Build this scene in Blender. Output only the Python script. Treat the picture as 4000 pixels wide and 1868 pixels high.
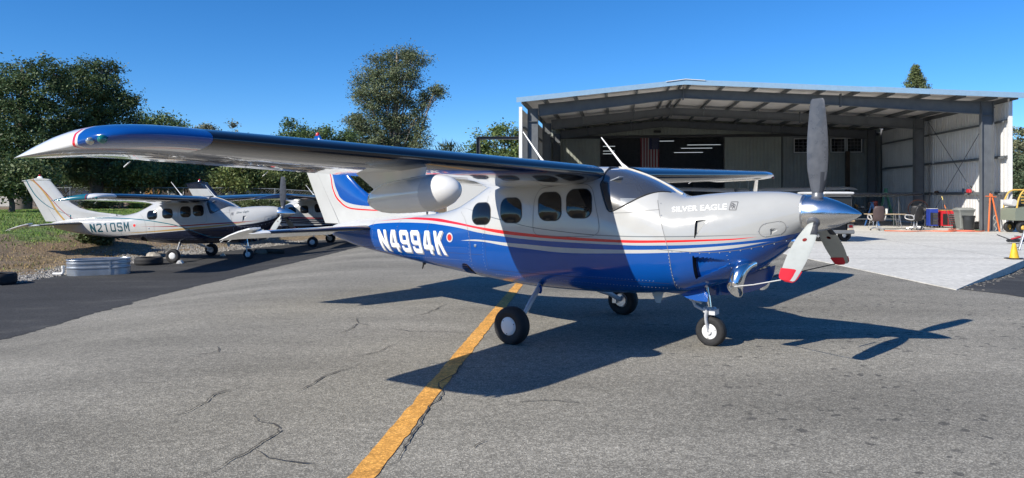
import bpy, bmesh, math, random
import numpy as np
from mathutils import Matrix, Vector
random.seed(7); rng = np.random.default_rng(7)
R = math.radians; PI = math.pi
sc = bpy.context.scene; COL = sc.collection
for o in list(bpy.data.objects): bpy.data.objects.remove(o)
# ---------- camera
cam = bpy.data.cameras.new('camera'); camo = bpy.data.objects.new('camera', cam); COL.objects.link(camo)
camo.location = (0, 0, 1.7); camo.rotation_euler = (R(90), 0, 0)
cam.sensor_width = 36; cam.sensor_fit = 'HORIZONTAL'; cam.lens = 36*2850/4000; cam.shift_y = -(934-761)/4000
cam.clip_start = .05; cam.clip_end = 6000; sc.camera = camo
# ---------- sky and sun
SUN_TO = Vector((-.787, -.617, .69)).normalized()
ELEV = math.asin(SUN_TO.z)
w = bpy.data.worlds.new('World'); sc.world = w; w.use_nodes = True; nt = w.node_tree; nt.nodes.clear()
sky = nt.nodes.new('ShaderNodeTexSky'); sky.sky_type = 'NISHITA'; sky.sun_disc = False
sky.sun_elevation = ELEV; sky.sun_rotation = math.atan2(SUN_TO.x, SUN_TO.y); sky.altitude = 0
sky.air_density = .75; sky.dust_density = 0.; sky.ozone_density = 8.0
bg = nt.nodes.new('ShaderNodeBackground'); bg.inputs[1].default_value = .126
wo = nt.nodes.new('ShaderNodeOutputWorld'); hs = nt.nodes.new('ShaderNodeHueSaturation'); hs.inputs['Saturation'].default_value = 1.16; nt.links.new(sky.outputs[0], hs.inputs['Color']); nt.links.new(hs.outputs[0], bg.inputs[0]); nt.links.new(bg.outputs[0], wo.inputs[0])
sl = bpy.data.lights.new('sun', 'SUN'); sl.energy = 5.0; sl.angle = R(.53); sl.color = (1, .94, .84)
so = bpy.data.objects.new('sun', sl); COL.objects.link(so); so.rotation_euler = (-SUN_TO).to_track_quat('-Z', 'Y').to_euler()
so.location = (-30, -25, 40)
sc.render.engine = 'CYCLES'
vs = sc.view_settings; vs.view_transform = 'Standard'; vs.look = 'None'; vs.exposure = .34; vs.gamma = 1; vs.use_curve_mapping = False
sc.cycles.max_bounces = 8; sc.cycles.transparent_max_bounces = 12; sc.cycles.sample_clamp_indirect = 6
# ---------- materials
def srgb(r, g, b):
    f = lambda c: (c/255/12.92 if c/255 <= .04045 else ((c/255+.055)/1.055)**2.4)
    return (f(r), f(g), f(b), 1)
def N(nt, t, **kw):
    n = nt.nodes.new('ShaderNode'+t)
    for k, v in kw.items():
        if k.startswith('i'): n.inputs[int(k[1:])].default_value = v
        else: setattr(n, k, v)
    return n
MATS = {}
def mat(name, col, rough=.5, metal=0, coat=0, var=0, vscale=6, bump=0, bscale=40, spec=.5, emit=None, rvar=0):
    """Principled material with optional colour mottling, roughness variation and fine relief."""
    if name in MATS: return MATS[name]
    m = bpy.data.materials.new(name); m.use_nodes = True; t = m.node_tree; L = t.links.new
    b = t.nodes['Principled BSDF']; c = tuple(col[:3])+(1,)
    b.inputs['Base Color'].default_value = c; b.inputs['Roughness'].default_value = rough; b.inputs['Metallic'].default_value = metal
    b.inputs['Coat Weight'].default_value = coat; b.inputs['Coat Roughness'].default_value = .03; b.inputs['Specular IOR Level'].default_value = spec
    if var or bump or rvar:
        tc = N(t, 'TexCoord')
    if var or rvar:
        n = N(t, 'TexNoise'); n.inputs['Scale'].default_value = vscale; n.inputs['Detail'].default_value = 6; n.inputs['Roughness'].default_value = .62
        L(tc.outputs['Object'], n.inputs['Vector'])
    if var:
        mr = N(t, 'MapRange', i1=.3, i2=.7, i3=1-var, i4=1+var); L(n.outputs[0], mr.inputs[0])
        mx = N(t, 'Mix', data_type='RGBA', blend_type='MULTIPLY', i0=1.0); mx.inputs[6].default_value = c
        L(mr.outputs[0], mx.inputs[7]); L(mx.outputs[2], b.inputs['Base Color'])
    if rvar:
        mr = N(t, 'MapRange', i1=.3, i2=.7, i3=max(rough-rvar, .02), i4=rough+rvar); L(n.outputs[0], mr.inputs[0]); L(mr.outputs[0], b.inputs['Roughness'])
    if bump:
        n2 = N(t, 'TexNoise'); n2.inputs['Scale'].default_value = bscale; n2.inputs['Detail'].default_value = 4
        L(tc.outputs['Object'], n2.inputs['Vector'])
        bp = N(t, 'Bump'); bp.inputs['Strength'].default_value = bump; bp.inputs['Distance'].default_value = .02
        L(n2.outputs[0], bp.inputs['Height']); L(bp.outputs[0], b.inputs['Normal'])
    if emit:
        b.inputs['Emission Color'].default_value = tuple(emit[:3])+(1,); b.inputs['Emission Strength'].default_value = emit[3]
    MATS[name] = m; return m
# ---------- mesh builder
def rot3(rx=0, ry=0, rz=0):
    return Matrix.Rotation(rz, 3, 'Z') @ Matrix.Rotation(ry, 3, 'Y') @ Matrix.Rotation(rx, 3, 'X')
class MB:
    def __init__(s): s.v = []; s.f = []; s.m = []
    def add(s, vs, fs, mi=0):
        o = len(s.v); s.v += [tuple(p) for p in vs]; s.f += [tuple(i+o for i in f) for f in fs]; s.m += [mi]*len(fs); return s
    def box(s, c, d, rz=0, mi=0, rx=0, ry=0, bev=0):
        M = rot3(rx, ry, rz); x, y, z = d[0]/2, d[1]/2, d[2]/2
        if bev:
            b = min(bev, x*.9, y*.9, z*.9); rings = []
            for zz, k in ((-z, b), (-z+b, 0), (z-b, 0), (z, b)):
                q = []
                X, Y = x-k, y-k
                for a, e in (((X, -Y+b-k*0), 0), ((X, Y-b), 0), ((X-b, Y), 0), ((-X+b, Y), 0), ((-X, Y-b), 0), ((-X, -Y+b), 0), ((-X+b, -Y), 0), ((X-b, -Y), 0)): q.append((a[0], a[1], zz))
                rings.append(q)
            vs = [Vector(c)+M @ Vector(p) for q in rings for p in q]
            fs = [(i*8+j, i*8+(j+1) % 8, i*8+8+(j+1) % 8, i*8+8+j) for i in range(3) for j in range(8)]
            fs += [tuple(range(7, -1, -1)), tuple(range(24, 32))]
            return s.add(vs, fs, mi)
        vs = [Vector(c)+M @ Vector((a*x, b*y, e*z)) for e in (-1, 1) for a, b in ((-1, -1), (1, -1), (1, 1), (-1, 1))]
        return s.add(vs, [(3, 2, 1, 0), (4, 5, 6, 7), (0, 1, 5, 4), (1, 2, 6, 5), (2, 3, 7, 6), (3, 0, 4, 7)], mi)
    def rings(s, rs, closed=True, c0=True, c1=True, mi=0, loop=False):
        n = len(rs[0]); vs = [p for r in rs for p in r]; fs = []; k = len(rs)
        for i in range(k if loop else k-1):
            j2 = (i+1) % k
            for j in range(n if closed else n-1):
                fs.append((i*n+j, i*n+(j+1) % n, j2*n+(j+1) % n, j2*n+j))
        if closed and not loop:
            if c0: fs.append(tuple(range(n-1, -1, -1)))
            if c1: fs.append(tuple(range((k-1)*n, k*n)))
        return s.add(vs, fs, mi)
    def tube(s, path, r, n=10, cap=True, mi=0, loop=False, flat=1.0, up=None):
        P_ = [Vector(p) for p in path]; rs = []; k = len(P_)
        rr = r if hasattr(r, '__len__') else [r]*k; u = None
        for i, p in enumerate(P_):
            if loop: t = P_[(i+1) % k]-P_[i-1]
            else: t = P_[min(i+1, k-1)]-P_[max(i-1, 0)]
            t.normalize()
            if u is None:
                a = Vector(up) if up else (Vector((0, 0, 1)) if abs(t.z) < .9 else Vector((1, 0, 0)))
                u = (a-t*a.dot(t)).normalized()
            else: u = (u-t*u.dot(t)).normalized()
            v = t.cross(u)
            rs.append([p+(u*math.cos(2*PI*j/n)+v*math.sin(2*PI*j/n)*flat)*rr[i] for j in range(n)])
        return s.rings(rs, True, cap, cap, mi, loop)
    def rev(s, prof, o=(0, 0, 0), ax='Z', n=24, mi=0, rx=0, ry=0, rz=0, sx=1, sy=1, cap=True):
        """profile of (radius, height) turned about an axis"""
        M = rot3(rx, ry, rz); rs = []
        for r, h in prof:
            q = []
            for j in range(n):
                a = 2*PI*j/n; c, d = r*math.cos(a)*sx, r*math.sin(a)*sy
                p = {'Z': (c, d, h), 'X': (h, c, d), 'Y': (d, h, c)}[ax]
                q.append(Vector(o)+M @ Vector(p))
            rs.append(q)
        return s.rings(rs, True, cap, cap, mi)
    def prism(s, pts, t, fn=None, mi=0):
        """flat outline pts (a,b) thickened by t; fn maps (a,b,c) to 3-D"""
        fn = fn or (lambda a, b, c: (a, b, c)); n = len(pts)
        vs = [fn(a, b, 0) for a, b in pts]+[fn(a, b, t) for a, b in pts]
        fs = [tuple(range(n-1, -1, -1)), tuple(range(n, 2*n))]+[(i, (i+1) % n, n+(i+1) % n, n+i) for i in range(n)]
        return s.add(vs, fs, mi)
    def quad(s, a, b, c, d, mi=0): return s.add([a, b, c, d], [(0, 1, 2, 3)], mi)
    def build(s, name, mats, parent=None, smooth=38, fix=True):
        me = bpy.data.meshes.new(name); me.from_pydata([tuple(v) for v in s.v], [], s.f)
        mats = mats if isinstance(mats, (list, tuple)) else [mats]
        for m in mats: me.materials.append(m)
        if len(mats) > 1: me.polygons.foreach_set('material_index', s.m)
        if fix:
            b = bmesh.new(); b.from_mesh(me); bmesh.ops.recalc_face_normals(b, faces=b.faces[:]); b.to_mesh(me); b.free()
        if smooth:
            me.polygons.foreach_set('use_smooth', [True]*len(me.polygons)); me.set_sharp_from_angle(angle=R(smooth))
        me.update(); o = bpy.data.objects.new(name, me); COL.objects.link(o)
        if parent is not None: o.parent = parent
        return o
def tag(o, label=None, cat=None, group=None, kind=None):
    for k, v in (('label', label), ('category', cat), ('group', group), ('kind', kind)):
        if v: o[k] = v
    return o
def thing(name, label, cat, loc=(0, 0, 0), rz=0, group=None):
    o = bpy.data.objects.new(name, None); COL.objects.link(o); o.location = loc; o.rotation_euler = (0, 0, rz); o.empty_display_size = .2
    return tag(o, label, cat, group)
def kids(o): return list(o.children)
def copy_tree(o, parent=None, skip=(), swap=None):
    c = o.copy(); COL.objects.link(c)
    if parent is not None: c.parent = parent
    if swap and c.type == 'MESH':
        for sl_ in c.material_slots:
            nm = sl_.material.name if sl_.material else ''
            if nm in swap: sl_.link = 'OBJECT'; sl_.material = swap[nm]
    for ch in o.children:
        if ch not in skip: copy_tree(ch, c, skip, swap)
    return c
def inst(src, name, parent, loc, rz=0, rot=None, scale=None):
    """another object on the same mesh data"""
    c = bpy.data.objects.new(name, src.data); COL.objects.link(c); c.parent = parent; c.location = loc
    c.rotation_euler = rot or (0, 0, rz)
    if scale: c.scale = scale
    return c
def crom(p, n=6):
    """Catmull-Rom through points"""
    q = [np.array(a, float) for a in p]; q = [2*q[0]-q[1]]+q+[2*q[-1]-q[-2]]; out = []
    for i in range(1, len(q)-2):
        for k in range(n):
            t = k/n; a, b, c, d = q[i-1], q[i], q[i+1], q[i+2]
            out.append(tuple(.5*(2*b+(c-a)*t+(2*a-5*b+4*c-d)*t*t+(3*b-a-3*c+d)*t**3)))
    out.append(tuple(q[-2])); return out
def smooth01(t): t = np.clip(t, 0, 1); return t*t*(3-2*t)
# ---------- fuselage shape: X forward, Z up, half width as a function of (X, Z)
FS = np.array([
 # X,   bottom, top,  halfw, zm,   nU,  nL
 [ 2.86,1.315,1.690,.200,1.50,2.0,2.0],
 [ 2.80,1.250,1.705,.225,1.49,2.0,2.0],
 [ 2.70,1.140,1.725,.270,1.45,2.1,2.1],
 [ 2.50, .975,1.735,.350,1.36,2.2,2.2],
 [ 2.30, .850,1.735,.420,1.27,2.3,2.3],
 [ 2.10, .750,1.728,.475,1.20,2.4,2.5],
 [ 1.85, .665,1.710,.525,1.15,2.5,2.8],
 [ 1.60, .605,1.685,.560,1.12,2.6,3.0],
 [ 1.50, .590,1.705,.572,1.12,2.6,3.0],
 [ 1.35, .572,1.790,.585,1.12,2.5,3.0],
 [ 1.15, .550,1.890,.595,1.12,2.5,3.0],
 [  .95, .535,1.965,.600,1.12,2.6,3.0],
 [  .75, .522,2.020,.605,1.12,2.8,3.0],
 [  .50, .512,2.045,.610,1.12,3.0,3.0],
 [  .00, .505,2.050,.610,1.12,3.0,3.0],
 [ -.40, .508,2.035,.605,1.12,3.0,3.0],
 [ -.80, .525,1.985,.585,1.12,2.9,2.9],
 [-1.15, .550,1.870,.550,1.12,2.6,2.8],
 [-1.50, .580,1.690,.505,1.12,2.4,2.6],
 [-1.85, .612,1.530,.455,1.11,2.3,2.5],
 [-2.25, .650,1.440,.400,1.10,2.3,2.4],
 [-2.75, .700,1.400,.330,1.10,2.2,2.3],
 [-3.40, .770,1.360,.250,1.10,2.2,2.2],
 [-4.00, .850,1.310,.185,1.11,2.1,2.1],
 [-4.45, .940,1.250,.130,1.12,2.0,2.0],
 [-4.75,1.020,1.190,.070,1.11,2.0,2.0],
 [-4.82,1.060,1.150,.030,1.105,2.0,2.0]])[::-1]
def _pchip(xs, ys):
    h = np.diff(xs); d = np.diff(ys)/h; m = np.zeros(len(xs)); m[0] = d[0]; m[-1] = d[-1]
    for i in range(1, len(xs)-1):
        if d[i-1]*d[i] > 0:
            w1 = 2*h[i]+h[i-1]; w2 = h[i]+2*h[i-1]; m[i] = (w1+w2)/(w1/d[i-1]+w2/d[i])
    def f(x):
        x = np.clip(np.asarray(x, float), xs[0], xs[-1]); i = np.clip(np.searchsorted(xs, x)-1, 0, len(xs)-2)
        t = (x-xs[i])/h[i]; t2 = t*t; t3 = t2*t
        return (2*t3-3*t2+1)*ys[i]+(t3-2*t2+t)*h[i]*m[i]+(-2*t3+3*t2)*ys[i+1]+(t3-t2)*h[i]*m[i+1]
    return f
FP = [_pchip(FS[:, 0], FS[:, k]) for k in range(1, 7)]
def fus(X): return [float(f(X)) for f in FP]
def fus_y(X, Z):
    b, t, w, zm, nu, nl = fus(X)
    if Z >= zm: r, n = (Z-zm)/max(t-zm, 1e-4), nu
    else: r, n = (zm-Z)/max(zm-b, 1e-4), nl
    return w*(1-min(r, .9999)**n)**(1/n)
# ---------- ground shape
SLAB = [(7.92, 13.0), (13.1, 18.7), (20.2, 26.5), (27.5, 34.2), (27.2, 38.0), (24.6, 52.5), (24.0, 56.0), (-2.5, 58.5), (-2.2, 52), (.0, 35.5), (.4, 33.2), (7.6, 32.0), (7.75, 25.5), (7.85, 19)]
EDGE = np.array([(-12.6, -8), (-12.3, 8), (-12.0, 15), (-11.8, 20), (-11.7, 22.5), (-11.5, 25.5), (-10.6, 28), (-9.9, 30.2), (-9.3, 34), (-8.5, 42), (-8, 60)])
def xe(y): return np.interp(y, EDGE[:, 1], EDGE[:, 0])
def tar_z(x, y):
    return -.41*smooth01((-3.5-x)/5.0) - .17*smooth01((x-7.7)/4.5)*smooth01((x+y-19)/2.)
def gz(x, y):
    x = np.asarray(x, float); y = np.asarray(y, float)
    z = tar_z(x, y); d = xe(y)-x
    z = z + 1.25*smooth01((d-.5)/7.5)*smooth01((y-4)/12.) + .04*smooth01(d/1.2)
    # gravel shoulder in front of the trees, beyond the parked aircraft
    z = z + .9*smooth01((y-33.5-.25*(x+8))/9)*smooth01((-4.5-x)/3)*(1-smooth01((d-.5)/7.5))
    z = z + .5*smooth01((y-60)/30)
    return z
def grid(name, xs, ys, dz, m, keep=None, smooth=60):
    X, Y = np.meshgrid(xs, ys); Z = gz(X, Y)+dz; nx, ny = len(xs), len(ys)
    v = np.stack([X.ravel(), Y.ravel(), Z.ravel()], 1); b = MB(); fs = []
    for j in range(ny-1):
        for i in range(nx-1):
            if keep is None or keep((xs[i]+xs[i+1])/2, (ys[j]+ys[j+1])/2): fs.append((j*nx+i, j*nx+i+1, (j+1)*nx+i+1, (j+1)*nx+i))
    b.v = [tuple(p) for p in v]; b.f = fs; b.m = [0]*len(fs)
    return b.build(name, m, None, smooth, fix=False)
def ground_mat(name, stops, scale, speck, sp_amt, bump, rough=.9, stain=None, spots=False):
    """broad tonal patches, directional wear and fine aggregate speckle"""
    m = bpy.data.materials.new(name); m.use_nodes = True; t = m.node_tree; L = t.links.new; b = t.nodes['Principled BSDF']
    b.inputs['Roughness'].default_value = rough; b.inputs['Specular IOR Level'].default_value = .3
    tc = N(t, 'TexCoord')
    n1 = N(t, 'TexNoise'); n1.inputs['Scale'].default_value = scale; n1.inputs['Detail'].default_value = 7; n1.inputs['Roughness'].default_value = .6
    mp = N(t, 'Mapping'); mp.inputs['Rotation'].default_value = (0, 0, R(-25)); mp.inputs['Scale'].default_value = (.45, 1.3, 1)
    L(tc.outputs['Object'], mp.inputs[0]); L(mp.outputs[0], n1.inputs['Vector'])
    cr = N(t, 'ValToRGB'); e = cr.color_ramp.elements
    e[0].position = stops[0][0]; e[0].color = tuple(stops[0][1])+(1,); e[1].position = stops[-1][0]; e[1].color = tuple(stops[-1][1])+(1,)
    for p, c in stops[1:-1]: x = e.new(p); x.color = tuple(c)+(1,)
    L(n1.outputs[0], cr.inputs[0])
    n2 = N(t, 'TexVoronoi'); n2.inputs['Scale'].default_value = speck; L(tc.outputs['Object'], n2.inputs['Vector'])
    sp = N(t, 'SeparateColor'); L(n2.outputs['Color'], sp.inputs[0])
    pw = N(t, 'Math', operation='POWER', i1=2.2); L(sp.outputs[0], pw.inputs[0])
    mr = N(t, 'MapRange', i1=0., i2=1., i3=1-sp_amt*.6, i4=1+sp_amt*1.3); L(pw.outputs[0], mr.inputs[0])
    mx = N(t, 'Mix', data_type='RGBA', blend_type='MULTIPLY', i0=1.); L(cr.outputs[0], mx.inputs[6]); L(mr.outputs[0], mx.inputs[7])
    n3 = N(t, 'TexNoise'); n3.inputs['Scale'].default_value = speck*.13; n3.inputs['Detail'].default_value = 5; L(tc.outputs['Object'], n3.inputs['Vector'])
    mr3 = N(t, 'MapRange', i1=.3, i2=.7, i3=.84, i4=1.16); L(n3.outputs[0], mr3.inputs[0])
    mx3 = N(t, 'Mix', data_type='RGBA', blend_type='MULTIPLY', i0=1.); L(mx.outputs[2], mx3.inputs[6]); L(mr3.outputs[0], mx3.inputs[7]); out = mx3.outputs[2]
    if spots:   # oily drip spots, thickest where engines are run up
        v = N(t, 'TexVoronoi'); v.inputs['Scale'].default_value = 7.5; v.inputs['Randomness'].default_value = 1
        nd = N(t, 'TexNoise'); nd.inputs['Scale'].default_value = 9; L(tc.outputs['Object'], nd.inputs['Vector'])
        va = N(t, 'VectorMath', operation='MULTIPLY_ADD'); va.inputs[1].default_value = (.12, .12, 0); L(nd.outputs[1], va.inputs[0]); L(tc.outputs['Object'], va.inputs[2])
        L(va.outputs[0], v.inputs['Vector'])
        sz = N(t, 'SeparateColor'); L(v.outputs['Color'], sz.inputs[0])
        th = N(t, 'Math', operation='MULTIPLY', i1=.30); L(sz.outputs[1], th.inputs[0])
        lt = N(t, 'Math', operation='LESS_THAN'); L(v.outputs['Distance'], lt.inputs[0]); L(th.outputs[0], lt.inputs[1])
        nm = N(t, 'TexNoise'); nm.inputs['Scale'].default_value = .55; nm.inputs['Detail'].default_value = 2; L(tc.outputs['Object'], nm.inputs['Vector'])
        mk = N(t, 'MapRange', i1=.38, i2=.50, i3=0., i4=1.); L(nm.outputs[0], mk.inputs[0])
        sx = N(t, 'SeparateXYZ'); L(tc.outputs['Object'], sx.inputs[0])
        rg = N(t, 'MapRange', i1=-.2, i2=2.2, i3=0., i4=.62); L(sx.outputs[0], rg.inputs[0])
        mu = N(t, 'Math', operation='MULTIPLY'); L(lt.outputs[0], mu.inputs[0]); L(mk.outputs[0], mu.inputs[1])
        mu2 = N(t, 'Math', operation='MULTIPLY'); L(mu.outputs[0], mu2.inputs[0]); L(rg.outputs[0], mu2.inputs[1])
        ms = N(t, 'Mix', data_type='RGBA'); ms.inputs[7].default_value = (.045, .044, .043, 1); L(mu2.outputs[0], ms.inputs[0]); L(out, ms.inputs[6]); out = ms.outputs[2]
    L(out, b.inputs['Base Color'])
    bp = N(t, 'Bump'); bp.inputs['Strength'].default_value = bump; bp.inputs['Distance'].default_value = .006
    L(n2.outputs['Distance'], bp.inputs['Height']); L(bp.outputs[0], b.inputs['Normal'])
    return m
M_ASPH = ground_mat('old_asphalt', [(.28, (.178, .167, .140)), (.5, (.244, .229, .193)), (.74, (.325, .304, .256))], .55, 105, .55, .5, spots=True)
M_DARK = ground_mat('new_asphalt', [(.30, (.036, .036, .036)), (.55, (.052, .052, .052)), (.75, (.10, .097, .090))], .7, 95, .5, .5)
M_CONC = ground_mat('concrete', [(.25, (.52, .505, .455)), (.5, (.61, .592, .535)), (.75, (.68, .66, .60))], .6, 60, .10, .12, rough=.8)
M_EARTH = ground_mat('dry_earth', [(.3, (.15, .105, .06)), (.5, (.21, .155, .09)), (.7, (.27, .21, .12))], .35, 12, .35, .8)
# ---------- terrain sheet to the horizon, then pavement sheets
far = lambda a, b, n: list(np.geomspace(a, b, n))
xs = np.array([-x for x in far(60, 2500, 14)][::-1]+list(np.arange(-56, 60, 4.))+far(60, 2500, 14))
ys = np.array([-x for x in far(30, 2500, 12)][::-1]+list(np.arange(-26, 120, 4.))+far(122, 3000, 14))
tag(grid('ground', xs, ys, -.12, M_EARTH), kind='structure')
def apron_keep(x, y): return x > xe(y)+.0
axs = np.concatenate([np.arange(-13, 12, .5), np.arange(12, 46.1, 2)]); ays = np.concatenate([np.arange(-12, 36, .75), np.arange(36, 62, 2)])
tag(grid('asphalt_apron', axs, ays, 0., M_ASPH), kind='structure')
# dark newer asphalt strip along the left, with a ragged feathered edge
def ribbon_sheet(name, left, right, dz, m, ny=900, nx=14):
    b = MB(); ys_ = np.linspace(left[0][1], left[-1][1], ny); rs = []
    L_ = np.array(left); R_ = np.array(right)
    jit = np.cumsum(rng.normal(0, .020, ny)); jit -= np.linspace(jit[0], jit[-1], ny)
    for k, y in enumerate(ys_):
        a = np.interp(y, L_[:, 1], L_[:, 0]); c = np.interp(y, R_[:, 1], R_[:, 0])+jit[k]*.8+rng.normal(0, .03)
        q = np.linspace(a, c, nx); z = tar_z(q, y)+dz
        rs.append([(float(q[i]), float(y), float(z[i])) for i in range(nx)])
    b.rings(rs, closed=False); return b.build(name, m, None, 60, fix=False)
tag(ribbon_sheet('dark_asphalt', [(-13.4, -4), (-12.9, 15), (-12.4, 24), (-11.3, 30), (-9.3, 60)], [(-7.9, -4), (-7.15, 8), (-7.05, 10.07), (-6.85, 14.7), (-6.4, 18.5), (-5.6, 23.7), (-4.6, 30), (-2.6, 40), (1, 60)], .005, M_DARK), kind='structure')
b = MB(); rs = []
for k in range(60):     # dark asphalt right of the slab
    y = 2+k*.62; x0 = 8.4+.95*max(0, 12.4-y)*.35+rng.normal(0, .03); x1 = 46
    if y > 12.6: x0 = 7.75+(y-12.8)*.905
    q = [x0+(x1-x0)*(i/24)**2 for i in range(25)]
    rs.append([(a, y, float(tar_z(a, y))+.005) for a in q])
b.rings(rs, closed=False); tag(b.build('dark_asphalt', M_DARK, None, 60, fix=False), kind='structure')
b = MB(); b.prism(SLAB, -.6, lambda a, c, d: (a, c, .012+d)); slab = tag(b.build('concrete_slab', M_CONC, None, 20), kind='structure')
# joints sawn across the slab, as shallow dark strips
b = MB()
for (x0, y0), (x1, y1) in [((7.9, 19.3), (13.6, 19.3)), ((7.8, 25.4), (19.1, 25.4)), ((.6, 31.9), (25.2, 31.9)), ((13.3, 19.2), (14.3, 33)), ((19.2, 25.6), (20.2, 33))]:
    d = Vector((x1-x0, y1-y0, 0)).normalized().cross(Vector((0, 0, 1)))*.008
    b.quad((x0-d.x, y0-d.y, .016), (x1-d.x, y1-d.y, .016), (x1+d.x, y1+d.y, .016), (x0+d.x, y0+d.y, .016))
b.build('joint', mat('joint_dark', (.12, .115, .11), .9), slab, 0)
# broken rubble along the slab's right edge
b = MB()
for k in range(150):
    s_ = rng.uniform(0, 1)**.8; o_ = abs(rng.normal(0, .11)); x = 7.95+s_*5.2+.74*o_; y = 13.0+s_*5.72-.67*o_; r = rng.uniform(.008, .026)
    b.rev([(r*.6, -r*.3), (r, r*.1), (r*.5, r*.55)], (x, y, float(tar_z(x, y))+r*.2), n=6, rz=rng.uniform(0, 6), sx=rng.uniform(.7, 1.4))
tag(b.build('rubble', mat('rubble', (.17, .16, .145), .95, var=.3), None, 0), 'broken concrete and gravel rubble along the slab edge', 'rubble', kind='stuff')
# taxi line
M_YEL = ground_mat('yellow_line_paint', [(.28, (.52, .25, .055)), (.5, (.72, .36, .08)), (.75, (.78, .42, .12))], 1.6, 80, .38, .3, rough=.7)
b = MB(); rs = []
for k in range(170):
    y = 1.5+k*.105; x = np.interp(y, [0, 4.38, 12.8, 20], [-1.4, -.905, .02, .82]); hw = .082
    rs.append([(x-hw+rng.normal(0, .005), y, .005), (x+hw+rng.normal(0, .005), y, .005)])
b.rings(rs, closed=False); tag(b.build('taxi_line', M_YEL, None, 0, fix=False), kind='structure')
# cracks in the pavement
CRACKS = [
[(-1.86, 4.38), (-1.81, 4.51), (-1.79, 4.7), (-1.73, 4.86), (-1.7, 5.0), (-1.68, 5.17), (-1.7, 5.3), (-1.76, 5.41), (-1.9, 5.44), (-1.97, 5.56), (-2.01, 5.71)],
[(-1.72, 4.85), (-1.58, 4.7), (-1.38, 4.63), (-1.21, 4.6)],
[(-2.67, 5.58), (-2.55, 5.66), (-2.5, 5.96), (-2.52, 6.19), (-2.43, 6.38), (-2.32, 6.58)],
[(-1.85, 6.25), (-1.8, 6.52), (-1.74, 6.84), (-1.64, 7.03), (-1.51, 7.32)],
[(-3.46, 7.58), (-3.24, 7.8), (-3.16, 7.87), (-3.31, 8.18)],
[(-3.16, 7.85), (-2.88, 7.8)],
[(-1.83, 7.58), (-1.62, 7.68), (-1.43, 7.87), (-1.39, 8.13), (-1.24, 8.37)],
[(-2.61, 8.29), (-2.4, 8.34), (-2.2, 8.43)],
[(-2.13, 8.82), (-2.05, 9.21), (-2.02, 9.63), (-2.16, 10.1)],
[(-2.02, 9.63), (-1.84, 9.46)],
[(-1.62, 9.34), (-1.27, 9.05), (-0.8, 9.01), (-0.3, 8.88)],
[(-1.42, 10.1), (-1.21, 10.44), (-1.01, 11.39)],
[(-0.51, 7.54), (-0.52, 6.95), (-0.66, 6.58), (-0.58, 6.19), (-0.68, 5.84), (-0.67, 5.39), (-0.7, 5.17), (-0.73, 4.92), (-0.73, 4.66), (-0.84, 4.42)],
[(-0.69, 7.72), (-0.38, 7.82), (0.0, 7.92)],
[(-0.57, 7.11), (0.0, 7.19)],
[(-0.27, 4.88), (-0.24, 4.96), (-0.17, 5.04)],
[(0.04, 5.96), (0.1, 5.98), (0.27, 6.02), (0.65, 5.93)],
[(-3.47, 6.64), (-3.26, 6.58), (-3.18, 6.61)],
[(2.32, 13.63), (3.32, 13.2), (4.45, 13.34)],
]
mc = mat('crack_dark', (.07, .065, .058), 1.0); mt = mat('crack_fill', (.30, .28, .24), 1.0)
apron = bpy.data.objects['asphalt_apron']
for ci, c in enumerate(CRACKS):
    pts = []
    for i in range(len(c)-1):
        a = Vector(c[i]); d = Vector(c[i+1])-a; n_ = max(3, int(d.length/.06)); pn = Vector((-d.y, d.x)).normalized()
        for k in range(n_): pts.append(a+d*(k/n_)+pn*(float(rng.normal(0, .006))+.009*math.sin(k*.7+i*2+ci)))
    pts.append(Vector(c[-1])); b = MB(); rs = []; nn = len(pts)
    for i, p in enumerate(pts):
        t = (pts[min(i+1, nn-1)]-pts[max(i-1, 0)]).normalized(); q = Vector((-t.y, t.x)); e = min(1, 4*min(i, nn-1-i)/nn+.15)
        hw = (.0028+.0022*abs(float(rng.normal(0, 1))))*e*(1+.03*p.y)
        rs.append([(p.x-q.x*hw, p.y-q.y*hw, .0095), (p.x+q.x*hw, p.y+q.y*hw, .0095)])
    b.rings(rs, closed=False); b.build('crack', mc if ci != 17 else mt, apron, 0, fix=False)
    if ci in (0, 2, 3, 8):      # pale silt caught beside the wider cracks
        b = MB(); rs = []
        lo, hi = int(nn*.35), int(nn*.6)
        for i in range(lo, hi):
            p = pts[i]; rs.append([(p.x+.006, p.y+.008, .0075), (p.x+.006+abs(float(rng.normal(0, .008))), p.y+.011+abs(float(rng.normal(0, .01))), .0075)])
        b.rings(rs, closed=False); b.build('crack', mt, apron, 0, fix=False)
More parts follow.
